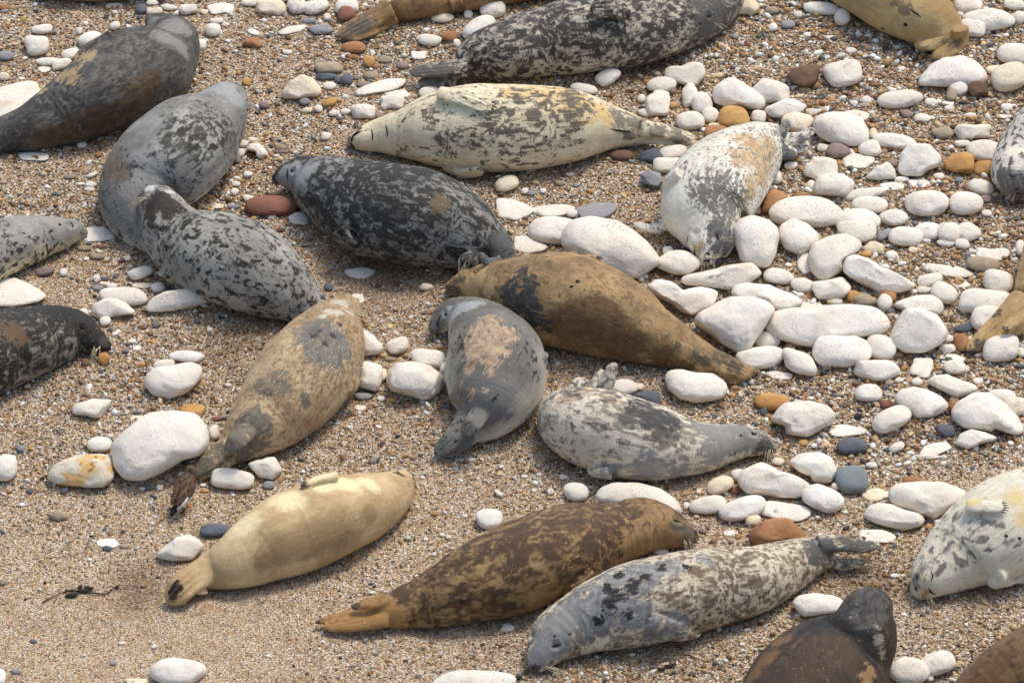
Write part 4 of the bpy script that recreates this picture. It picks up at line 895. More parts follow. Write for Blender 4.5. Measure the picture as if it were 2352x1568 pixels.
seal('buff', 'buff seal with curled hind flippers, cut off by the top edge beside white stones',
     [(1800, -150, 28), (1840, -130, 46), (1910, -92, 70), (1990, -50, 86), (2060, -8, 86), (2120, 34, 72), (2160, 66, 54), (2178, 84, 42)],
     dict(mottle=.15, base=((184, 158, 112), (164, 138, 94), 6), spots=[(17, .73, .03, (62, 50, 40), 1.3, 0)], belly=((150, 120, 76), -.5, .3), patches=[P_((110, 96, 78), [(2080, 20, 14), (2060, 5, 12), (2175, 95, 14), (2200, 100, 12)], 1.4, 16)], sand=.02), roll=150,
     flippers=[dict(pts=[(2195, 66, 24), (2205, 96, 22, .07), (2170, 122, 20, .04), (2138, 132, 14, .02)], thick=.5), dict(pts=[(2118, 100, 24, .05), (2140, 104, 18, .09), (2182, 88, 11, .14)], thick=.5), dict(pts=[(2120, 98, 22, .04), (2125, 115, 18, .03)], thick=.6)],
     feats=[('wound', 2080, 57, 5), ('wound', 2028, 66, 4), ('crease', [(2090, 20), (2100, 28), (2116, 40)], 1.8)])

seal('shoulder', 'ochre brown seal with a black shoulder patch, lying beside the largest white boulder',
     [(1038, 660, 19), (1055, 656, 28), (1085, 654, 40), (1130, 656, 56), (1190, 668, 82), (1255, 682, 106), (1330, 698, 110), (1420, 732, 96), (1500, 770, 70), (1565, 802, 50), (1615, 825, 38)],
     dict(base=((164, 134, 92), (124, 98, 66), 7), spots=[(22, .58, .06, (94, 70, 46), 1.5, -.05)],
          patches=[P_((102, 74, 46), [(1330, 740, 55), (1400, 770, 50), (1290, 745, 40), (1450, 790, 40), (1380, 715, 40), (1520, 820, 30)], .6, 8, (84, 62, 40), under=True),
                   P_((46, 45, 46), [(1180, 655, 24), (1200, 625, 18), (1165, 690, 24), (1215, 668, 22), (1195, 705, 26), (1225, 730, 24), (1250, 748, 20), (1160, 665, 14), (1215, 645, 16), (1225, 700, 20), (1300, 573, 16), (1340, 580, 14), (1270, 572, 12)], 1.35, 18, (62, 60, 62)),
                   P_((186, 154, 108), [(1100, 640, 30), (1085, 670, 24), (1120, 660, 26), (1070, 650, 18)], .8, 12), P_((86, 78, 66), [(1035, 662, 14), (1048, 672, 12), (1045, 645, 10), (1062, 640, 10)], 1.2, 22), P_((80, 72, 58), [(1660, 820, 20), (1690, 840, 18), (1600, 818, 16), (1620, 832, 14), (1550, 795, 12)], 1.5, 18)], sand=.03),
     flippers=[dict(pts=[(1290, 574, 13), (1330, 574, 14), (1378, 600, 10)], thick=.5, claws=True, claw_len=.02), dict(pts=[(1545, 795, 17), (1580, 812, 17), (1618, 836, 13)], thick=.5), dict(pts=[(1615, 815, 30, .10), (1670, 838, 28, .08), (1728, 862, 20, .03)], thick=.4), dict(pts=[(1600, 840, 22, .05), (1650, 862, 20, .04), (1705, 876, 14, .02)], thick=.4), dict(pts=[(1690, 838, 10, .04), (1720, 848, 10, .03), (1748, 856, 7, .02)], thick=.4)],
     feats=[('whiskers', 1062, 640, .3, -1, 12, 52), ('nostril', 1026, 656, 3), ('closed_eye', [(1086, 622), (1094, 627)], 1.5), ('wound', 1327, 646, 5), ('wound', 1313, 658, 4), ('whiskers', 1050, 682, -.2, .8, 4, 22)])

seal('facing', 'white and tan seal facing us, cheek on a white stone, flippers raised behind',
     [(1619, 588, 26), (1622, 575, 41), (1629, 553, 54), (1627, 522, 70), (1616, 480, 92), (1642, 428, 102), (1690, 376, 88), (1738, 337, 62), (1772, 322, 42)],
     dict(base=((222, 217, 204), (202, 197, 184), 6), spots=[(18, .62, .035, (108, 106, 102), 1.6, .02), (30, .60, .03, (104, 102, 98), 1.4, .0)], spotty=[(1660, 440, 50), (1650, 500, 40), (1690, 430, 40), (1600, 440, 30)], plain=[(1560, 500, 50), (1540, 440, 40)],
          patches=[P_((194, 168, 130), [(1730, 330, 38), (1755, 360, 34), (1750, 400, 34), (1725, 430, 26), (1715, 360, 30), (1690, 355, 18), (1770, 330, 30), (1720, 450, 16), (1690, 375, 14), (1700, 320, 20)], .9, 12, (172, 142, 108), True),
                   P_((92, 92, 94), [(1655, 535, 24), (1645, 565, 20), (1668, 548, 20), (1668, 570, 18), (1625, 600, 8), (1640, 525, 16)], .9, 16), P_((168, 150, 118), [(1602, 575, 12), (1612, 560, 9), (1600, 590, 8)], 1.1, 20), P_((92, 94, 96), [(1800, 350, 22), (1820, 355, 16), (1840, 318, 14), (1800, 335, 10)], 1.2, 10)], sand=.03),
     flippers=[dict(pts=[(1565, 402, 14), (1540, 415, 14), (1522, 430, 11)], thick=.6), dict(pts=[(1520, 530, 16), (1490, 525, 14, .05), (1456, 514, 10, .03)], thick=.5), dict(pts=[(1795, 322, 18, .1), (1835, 318, 17, .1), (1870, 296, 12, .13)], thick=.5), dict(pts=[(1785, 345, 22, .08), (1812, 350, 20, .07), (1830, 356, 14, .05)], thick=.6), dict(pts=[(1790, 320, 12, .12), (1802, 295, 13, .17), (1812, 274, 11, .22)], thick=.4), dict(pts=[(1800, 345, 12, .05), (1830, 345, 11, .05), (1858, 325, 8, .05)], thick=.4)],
     feats=[('closed_eye', [(1644, 534), (1648, 543), (1650, 552)], 2.4), ('nostril', 1626, 583, 5, -20), ('mouth', [(1615, 598), (1624, 599), (1633, 596)], 1.8), ('whiskers', 1614, 600, -.5, 1, 9, 24), ('whiskers', 1632, 602, .4, 1, 7, 22), ('whiskers', 1660, 555, .9, -.5, 4, 30), ('crease', [(1603, 560), (1596, 580), (1600, 600)], 1.8), ('crease', [(1581, 540), (1578, 562), (1584, 584)], 1.6)])

seal('nosedown', 'pale spotted seal cut off by the right edge, its dark round face hanging down',
     [(2338, 442, 26), (2336, 428, 44), (2340, 405, 58), (2356, 358, 68), (2405, 318, 90), (2475, 272, 106), (2550, 228, 94), (2610, 192, 62), (2645, 170, 36)],
     dict(base=((212, 207, 195), (192, 187, 176), 6), spots=[(14, .55, .03, (78, 76, 74), 1.6, .0)], patches=[P_((96, 95, 95), [(2310, 425, 30), (2335, 452, 30), (2300, 400, 16), (2345, 420, 30)], 1.1, 14), P_((212, 206, 188), [(2330, 345, 20)], .8, 8)], sand=.02),
     feats=[('mouth', [(2330, 446), (2338, 443), (2346, 446)], 2), ('nostril', 2336, 436, 3.5), ('whiskers', 2325, 448, -.5, .9, 6, 24), ('closed_eye', [(2318, 398), (2324, 404), (2332, 406)], 2)])

seal('saddle', 'grey seal with a tan moulting saddle patch, curled in front of the ochre seal',
     [(997, 756, 15, .02), (1010, 742, 26, .02), (1040, 724, 40, .03), (1080, 732, 54, .02), (1112, 768, 80), (1136, 815, 104), (1140, 862, 106), (1132, 912, 92), (1108, 955, 66), (1086, 978, 46)],
     dict(base=((116, 114, 110), (90, 89, 86), 5), belly=((196, 191, 176), .22, .5), spots=[(16, .66, .02, (36, 36, 37), 1.5, .0)], spotty=[(1215, 800, 40), (1230, 850, 40), (1060, 790, 30), (1195, 720, 30)],
          patches=[P_((176, 152, 126), [(1120, 738, 30), (1105, 768, 32), (1140, 770, 30), (1170, 765, 22), (1110, 800, 30), (1140, 800, 28), (1085, 815, 22), (1130, 828, 20), (1090, 780, 20), (1125, 855, 12), (1075, 850, 14), (1060, 880, 10), (1080, 905, 12), (1115, 895, 8)], 1.7, 20, (154, 126, 102)),
                   P_((98, 98, 98), [(1130, 890, 44), (1140, 930, 36), (1105, 950, 34), (1170, 880, 24), (1060, 1000, 30), (1020, 1030, 26)], 1.0, 8, under=True), P_((90, 90, 92), [(992, 755, 16), (1002, 775, 10)], 1.1, 14), P_((150, 154, 156), [(1050, 712, 34), (1085, 700, 24), (1030, 730, 22)], .8, 8, under=True)], sand=.03),
     flippers=[dict(pts=[(1022, 830, 12), (1024, 852, 12), (1028, 880, 10, .04)], thick=.5), dict(pts=[(1246, 818, 9), (1252, 838, 9, .05)], thick=.6), dict(pts=[(1102, 952, 24, .16), (1085, 974, 24, .17), (1064, 1000, 18, .13)], thick=.35), dict(pts=[(1068, 975, 27, .09), (1035, 1012, 27, .07), (1000, 1042, 20, .03)], thick=.42), dict(pts=[(1085, 1000, 20, .05), (1052, 1025, 20, .04), (1020, 1046, 14, .02)], thick=.42)],
     feats=[('whiskers', 1000, 772, .1, 1, 10, 42), ('nostril', 988, 745, 3), ('eye', 1024, 722, 3.5), ('crease', [(1013, 722), (1006, 740), (1007, 762)], 1.6)])

seal('tangrey', 'tan seal with grey shoulders and blotches, its tail flippers beside the small bird',
     [(808, 698, 18, .03), (796, 708, 34, .03), (780, 727, 50, .02), (760, 758, 72), (740, 795, 92), (712, 840, 105), (668, 895, 103), (615, 955, 84), (565, 1004, 60), (532, 1033, 38)],
     dict(base=((184, 162, 126), (162, 134, 100), 7), spots=[(20, .57, .05, (134, 104, 74), 1.3, 0), (30, .62, .04, (96, 84, 70), 1.3, 0)],
          patches=[P_((108, 105, 100), [(715, 755, 36), (750, 765, 42), (775, 795, 34), (745, 810, 32), (700, 785, 24), (765, 835, 26), (720, 820, 22)], 1.3, 12, (92, 90, 88)), P_((52, 48, 44), [(720, 770, 10), (745, 790, 9), (735, 760, 8), (765, 770, 8), (780, 745, 8)], 1.3, 20),
                   P_((112, 104, 92), [(610, 885, 26), (640, 870, 22), (655, 895, 16), (570, 965, 38), (540, 1000, 36), (590, 1010, 30), (560, 1035, 26), (700, 920, 14), (600, 965, 24), (520, 1030, 24)], 1.5, 12, (92, 86, 78)),
                   P_((178, 172, 158), [(785, 695, 22), (765, 715, 22), (800, 715, 16), (740, 725, 12)], 1.0, 12), P_((92, 87, 78), [(505, 1035, 26), (478, 1062, 26), (452, 1085, 22), (535, 1010, 24)], 1.2, 10)], sand=.22),
     flippers=[dict(pts=[(815, 870, 14), (806, 895, 13), (795, 908, 9, .04)], thick=.5), dict(pts=[(566, 990, 24, .17), (542, 1014, 24, .18), (518, 1040, 17, .14)], thick=.35), dict(pts=[(520, 1028, 25, .08), (480, 1060, 23, .06), (438, 1092, 15, .03)], thick=.42), dict(pts=[(535, 1050, 18, .04), (500, 1075, 17, .03), (455, 1098, 11, .02)], thick=.45)],
     feats=[('whiskers', 818, 716, .8, .6, 12, 36)])

seal('palegrey', 'pale grey seal with a dark mottled back, hind flippers raised over its rump',
     [(1772, 1026, 17, .02), (1748, 1017, 28, .02), (1705, 1012, 41, .01), (1655, 1020, 50), (1590, 1026, 66), (1510, 1018, 86), (1425, 1000, 97), (1345, 972, 90), (1295, 950, 66), (1280, 940, 48)],
     dict(base=((212, 202, 182), (192, 182, 164), 6), spots=[(16, .56, .04, (128, 120, 108), 1.5, .03), (11, .615, .04, (84, 81, 78), 1.5, .05)], spotty=[(1500, 960, 45), (1540, 980, 35), (1440, 960, 26)],
          patches=[P_((58, 59, 62), [(1470, 925, 22), (1510, 950, 24), (1490, 960, 22), (1545, 965, 20), (1530, 985, 18), (1450, 940, 14)], 1.7, 14), P_((128, 127, 124), [(1650, 1000, 40), (1690, 1000, 36), (1720, 1005, 30), (1620, 985, 30), (1640, 1040, 28)], 1.2, 9), P_((72, 70, 70), [(1762, 1018, 20), (1775, 1035, 14), (1745, 1030, 12)], 1.0, 12), P_((190, 164, 132), [(1330, 900, 30), (1400, 915, 24), (1290, 920, 24)], 1.3, 12, under=True), P_((132, 132, 132), [(1480, 1075, 36), (1550, 1080, 34), (1400, 1080, 22)], 1.3, 9)], sand=.04),
     flippers=[dict(pts=[(1405, 1078, 18), (1378, 1078, 17), (1354, 1074, 13, .06)], thick=.5), dict(pts=[(1378, 925, 22, .14), (1392, 880, 20, .22), (1412, 834, 14, .28)], thick=.4), dict(pts=[(1350, 905, 20, .16), (1338, 880, 18, .18), (1318, 872, 13, .18)], thick=.4), dict(pts=[(1360, 905, 18, .16), (1372, 875, 16, .2), (1382, 848, 10, .22)], thick=.4)],
     feats=[('ear', 1701, 1000, 4), ('eye', 1731, 996, 5.5), ('nostril', 1781, 1014, 4), ('whiskers', 1768, 1038, -.1, 1, 10, 34), ('mouth', [(1738, 1046), (1758, 1042), (1780, 1036)], 2)])

seal('cream', 'plain cream seal lying on its side, face hidden, tail flippers folded on sand',
     [(924, 1098, 22), (916, 1112, 36), (894, 1132, 54), (846, 1156, 74), (775, 1180, 92), (692, 1214, 98), (612, 1250, 88), (545, 1288, 68), (485, 1312, 46), (455, 1326, 33), (440, 1336, 22)],
     dict(mottle=.18, base=((196, 170, 128), (170, 142, 102), 5), spots=[(30, .74, .03, (92, 78, 60), 1.2, 0)],
          patches=[P_((150, 122, 86), [(640, 1262, 36), (720, 1238, 44), (780, 1218, 40), (690, 1250, 36), (850, 1185, 26), (600, 1290, 22)], .6, 7, under=True), P_((220, 203, 160), [(560, 1205, 40), (660, 1145, 40), (740, 1110, 36), (800, 1110, 30), (850, 1110, 26)], .3, 7, under=True), P_((44, 36, 30), [(400, 1358, 14), (408, 1345, 12), (395, 1370, 10)], 1.5, 22), P_((60, 56, 52), [(910, 1086, 9), (925, 1092, 8), (700, 1110, 9), (688, 1108, 9), (938, 1110, 7)], 1.2, 20), P_((168, 140, 98), [(420, 1340, 36), (390, 1372, 26)], .8, 9, under=True)], sand=.05), roll=90,
     flippers=[dict(pts=[(772, 1102, 16), (732, 1108, 15), (692, 1124, 12)], thick=.5), dict(pts=[(475, 1312, 40, .09), (440, 1330, 36, .09), (412, 1354, 36, .07), (386, 1382, 27, .03)], thick=.42), dict(pts=[(440, 1352, 12, .05), (462, 1358, 11, .04), (480, 1360, 8, .03)], thick=.6), dict(pts=[(420, 1360, 24, .03), (405, 1385, 20, .02)], thick=.5)],
     feats=[('whiskers', 908, 1082, -.3, -.8, 5, 18), ('nostril', 915, 1084, 4)])

seal('brown', 'brown mottled seal with a tan head and grey muzzle, stretched out on the fine sand',
     [(1584, 1230, 22), (1562, 1223, 36), (1516, 1209, 56), (1470, 1206, 67), (1425, 1220, 69), (1392, 1228, 75), (1330, 1244, 92), (1250, 1274, 103), (1160, 1312, 102), (1070, 1347, 86), (985, 1378, 64), (915, 1398, 47), (878, 1406, 34)],
     dict(base=((158, 126, 84), (132, 102, 66), 6), spots=[(10, .525, .05, (64, 45, 30), 1.7, .03), (20, .56, .05, (72, 50, 33), 1.6, .03)], plain=[(1520, 1210, 60), (1460, 1240, 40), (1440, 1290, 50), (1240, 1370, 40), (850, 1410, 50)],
          patches=[P_((92, 86, 76), [(1585, 1225, 18), (1570, 1212, 14), (1550, 1205, 12), (1578, 1240, 12)], 1.3, 18), P_((158, 116, 68), [(860, 1408, 44), (800, 1420, 40), (900, 1425, 36), (760, 1432, 30)], 1.2, 9), P_((58, 48, 40), [(1165, 1392, 14), (1178, 1388, 10)], .7, 18), P_((84, 76, 66), [(815, 1392, 12)], .8, 18), P_((184, 170, 136), [(1100, 1220, 20), (1180, 1175, 20), (1000, 1285, 18), (930, 1335, 16)], .9, 10)], sand=.04),
     flippers=[dict(pts=[(1355, 1315, 20), (1318, 1345, 16), (1268, 1374, 12, .03)], thick=.55, claws=True, claw_len=.02), dict(pts=[(895, 1372, 20, .13), (850, 1386, 15, .12), (806, 1394, 11, .10)], thick=.5), dict(pts=[(890, 1420, 23, .06), (810, 1432, 22, .05), (742, 1440, 14, .03)], thick=.5), dict(pts=[(880, 1395, 20, .07), (800, 1412, 16, .06), (724, 1430, 9, .03)], thick=.45)],
     feats=[('ear', 1524, 1193, 3), ('closed_eye', [(1546, 1192), (1556, 1196), (1564, 1198)], 2), ('nostril', 1597, 1222, 4), ('whiskers', 1580, 1246, .1, 1, 10, 26), ('mouth', [(1560, 1247), (1575, 1250), (1592, 1246)], 2), ('wound', 1062, 1380, 6)])

seal('sleeper', 'long sleeping seal with a grey face, eyes shut and a brown flecked cream body',
     [(1230, 1522, 24), (1246, 1500, 40), (1274, 1464, 59), (1318, 1437, 67), (1382, 1410, 84), (1460, 1386, 97), (1550, 1364, 98), (1640, 1346, 90), (1718, 1332, 78), (1790, 1304, 65), (1846, 1282, 50), (1885, 1270, 38)],
     dict(base=((206, 196, 172), (188, 176, 150), 6), spots=[(12, .545, .045, (108, 88, 74), 1.4, .0), (22, .565, .04, (92, 78, 68), 1.4, .0)],
          patches=[P_((106, 106, 107), [(1330, 1400, 56), (1400, 1360, 60), (1440, 1330, 50), (1500, 1320, 40), (1380, 1440, 40), (1460, 1400, 34), (1540, 1300, 26), (1620, 1285, 20), (1560, 1440, 30), (1500, 1450, 34)], 1.7, 10, (136, 137, 139)), P_((34, 34, 37), [(1420, 1370, 18), (1400, 1390, 16), (1450, 1345, 18), (1480, 1325, 16), (1420, 1320, 14), (1375, 1425, 12), (1520, 1300, 14), (1440, 1410, 12), (1390, 1350, 12), (1580, 1300, 10)], 2.0, 18),
                   P_((124, 124, 124), [(1270, 1440, 44), (1250, 1480, 34), (1300, 1420, 34), (1235, 1515, 24), (1290, 1490, 26)], .8, 9), P_((78, 78, 80), [(1870, 1262, 30), (1900, 1255, 30), (1950, 1265, 34), (1990, 1250, 26)], 1.2, 9), P_((206, 198, 172), [(1378, 1480, 16), (1350, 1495, 14), (1395, 1465, 10)], 1.3, 14), P_((64, 62, 64), [(1228, 1535, 14)], .9, 14)], sand=.05),
     flippers=[dict(pts=[(1492, 1425, 24), (1545, 1445, 24), (1608, 1450, 18, .05)], thick=.38), dict(pts=[(1880, 1252, 26, .12), (1925, 1246, 24, .13), (1990, 1256, 18, .10), (2020, 1248, 13, .1)], thick=.45), dict(pts=[(1895, 1285, 22, .05), (1945, 1296, 19, .03), (1988, 1288, 13, .03)], thick=.4)],
     feats=[('closed_eye', [(1266, 1483), (1277, 1481), (1290, 1478)], 2.6), ('ear', 1309, 1456, 4), ('nostril', 1226, 1534, 4, 70), ('whiskers', 1255, 1532, 1, .1, 12, 44), ('whiskers', 1237, 1440, -.3, .9, 3, 20), ('mouth', [(1250, 1540), (1272, 1536), (1292, 1516)], 1.8), ('wound', 1274, 1460, 3)])

seal('blackneck', 'dark brown seal with a black neck and grey head turned away, at the bottom edge',
     [(2004, 1388, 46, .27), (1998, 1394, 54, .26), (1992, 1406, 60, .24), (1985, 1430, 70, .20), (1974, 1455, 86, .15), (1950, 1488, 106, .08), (1908, 1535, 130, .02), (1855, 1600, 142), (1800, 1680, 120), (1752, 1750, 82), (1715, 1800, 50), (1690, 1835, 32)],
     dict(base=((62, 45, 32), (42, 31, 23), 6), spots=[(13, .66, .06, (98, 82, 66), 1.3, 0)],
          patches=[P_((26, 26, 28), [(1900, 1425, 40), (1940, 1440, 44), (1860, 1445, 26), (1985, 1470, 36), (1995, 1500, 30), (1950, 1420, 34), (2010, 1450, 26), (1880, 1430, 30), (2000, 1530, 18)], 1.2, 12), P_((74, 74, 75), [(1995, 1375, 50), (1960, 1390, 30), (2025, 1395, 30), (1990, 1420, 34)], .8, 16, (44, 44, 45)), P_((128, 122, 112), [(2020, 1470, 14), (2028, 1500, 12), (2015, 1440, 10)], 1.6, 24), P_((136, 104, 72), [(2000, 1540, 20), (1990, 1560, 20)], 1.3, 14), P_((108, 78, 52), [(1790, 1470, 26), (1760, 1510, 28), (1730, 1550, 26)], 1.0, 10)], sand=.05, sheen=.03),
     flippers=[dict(pts=[(1715, 1790, 40, .1), (1690, 1840, 40, .06), (1660, 1890, 26, .03)])])

seal('corner', 'russet brown seal, only its rounded back visible in the bottom right corner',
     [(2185, 1640, 26), (2205, 1622, 44), (2255, 1596, 72), (2335, 1562, 100), (2425, 1530, 112), (2520, 1500, 100), (2600, 1470, 66), (2650, 1450, 36)],
     dict(base=((120, 92, 62), (96, 70, 46), 6), spots=[(12, .60, .06, (72, 48, 32), 1.4, 0)], sand=.03))

seal('whitebelly', 'white seal with dark grey spots lying on its back, upside down face at the beach',
     [(2112, 1354, 25), (2123, 1341, 41), (2145, 1320, 57), (2176, 1295, 72), (2215, 1265, 91), (2265, 1234, 108), (2335, 1196, 116), (2420, 1160, 106), (2500, 1125, 76), (2560, 1100, 48)],
     dict(base=((214, 207, 188), (200, 192, 170), 5), spots=[(11, .63, .035, (104, 101, 100), 1.3, -.02)], spotty=[(2200, 1220, 55), (2240, 1250, 45), (2180, 1260, 40), (2290, 1230, 40), (2150, 1290, 30)], plain=[(2320, 1130, 60), (2280, 1330, 50)],
          patches=[P_((206, 184, 132), [(2240, 1150, 18), (2335, 1140, 26), (2350, 1190, 20)], 1.0, 9, under=True), P_((128, 124, 118), [(2105, 1330, 14), (2108, 1345, 10), (2120, 1300, 12)], 1.3, 16), P_((176, 142, 96), [(2128, 1356, 9), (2122, 1370, 8)], .9, 20)], sand=.02), roll=140,
     flippers=[dict(pts=[(2225, 1172, 20), (2262, 1172, 19), (2308, 1172, 15)], thick=.5, claws=True, claw_len=.022), dict(pts=[(2285, 1322, 24), (2330, 1322, 22, .04), (2380, 1330, 18, .03)], thick=.45)],
     feats=[('nostril', 2104, 1352, 5.5, -30), ('mouth', [(2133, 1346), (2138, 1358), (2150, 1364)], 2.2), ('whiskers', 2118, 1332, .15, -1, 8, 46), ('whiskers', 2132, 1370, .7, .7, 9, 34), ('crease', [(2138, 1310), (2142, 1322), (2138, 1335)], 1.6), ('wound', 2311, 1230, 4), ('wound', 2342, 1236, 4), ('closed_eye', [(2104, 1316), (2107, 1324), (2108, 1332)], 2)])

seal('tailright', 'tan seal seen only by its folded tail flippers reaching in from the right edge',
     [(2610, 360, 26), (2580, 395, 44), (2535, 450, 74), (2475, 530, 90), (2430, 590, 80), (2395, 640, 60), (2372, 676, 42)],
     dict(base=((182, 152, 104), (160, 128, 84), 7), spots=[(18, .66, .04, (92, 74, 54), 1.5, 0)], patches=[P_((74, 66, 56), [(2310, 755, 12), (2250, 790, 16), (2230, 805, 12), (2290, 720, 12), (2330, 650, 10)], 1.6, 20)], sand=.05),
     flippers=[dict(pts=[(2350, 690, 34, .10), (2295, 745, 28, .08), (2222, 806, 18, .03)], thick=.42), dict(pts=[(2350, 740, 24, .06), (2300, 772, 20, .04), (2240, 808, 12, .02)], thick=.42), dict(pts=[(2360, 722, 16, .13), (2330, 738, 16, .13), (2304, 758, 11, .12)], thick=.5)])

seal('palechin', 'small grey seal with cream spotted belly at the left edge, above a white slab',
     [(190, 534, 15), (170, 530, 28), (135, 536, 41), (80, 548, 54), (15, 565, 66), (-65, 590, 82), (-150, 622, 82), (-230, 652, 56), (-285, 672, 30)],
     dict(base=((146, 145, 139), (126, 125, 120), 6), belly=((196, 184, 152), .1, .35), spots=[(15, .53, .03, (42, 41, 40), 1.5, -.06)], plain=[(150, 510, 50), (60, 505, 40)], patches=[P_((110, 106, 100), [(190, 535, 14)], 1.0, 14)], sand=.02),
     feats=[('ear', 137, 516, 4), ('closed_eye', [(160, 510), (166, 516), (168, 524)], 1.8), ('nostril', 200, 526, 3), ('whiskers', 186, 548, .1, 1, 9, 28), ('mouth', [(170, 562), (182, 556), (198, 546)], 1.6)])

seal('black', 'black seal with pale flecks at the left edge, pointed snout and whiskers to the shingle',
     [(243, 796, 16), (218, 782, 31), (178, 765, 52), (130, 766, 66), (72, 780, 80), (0, 800, 92), (-80, 822, 102), (-170, 842, 90), (-250, 858, 54), (-300, 868, 30)],
     dict(base=((40, 40, 41), (30, 30, 31), 6), spots=[(12, .57, .04, (136, 131, 120), 1.4, -.07), (24, .60, .04, (112, 108, 100), 1.4, -.05)], plain=[(150, 705, 60), (210, 760, 40)], patches=[P_((92, 70, 50), [(20, 760, 30), (45, 775, 20)], 1.5, 14), P_((70, 66, 66), [(240, 785, 14)], .9, 14)], sand=.06, sheen=.03),
     feats=[('closed_eye', [(182, 748), (190, 752), (198, 754)], 1.8), ('nostril', 250, 788, 4), ('whiskers', 222, 800, -.45, .9, 12, 34), ('mouth', [(205, 812), (225, 812), (246, 806)], 1.8)])

seal('topedge', 'tan seal lying above the top edge, a sliver of belly and flipper showing',
     [(90, -60, 26), (125, -48, 44), (180, -46, 50), (240, -48, 52), (300, -50, 50), (350, -46, 38), (385, -34, 24)],
     dict(base=((176, 150, 100), (150, 122, 78), 6)), flippers=[dict(pts=[(360, -25, 16, .05), (385, -10, 15, .04), (400, -2, 11, .03)], thick=.5)], voxel=.009)
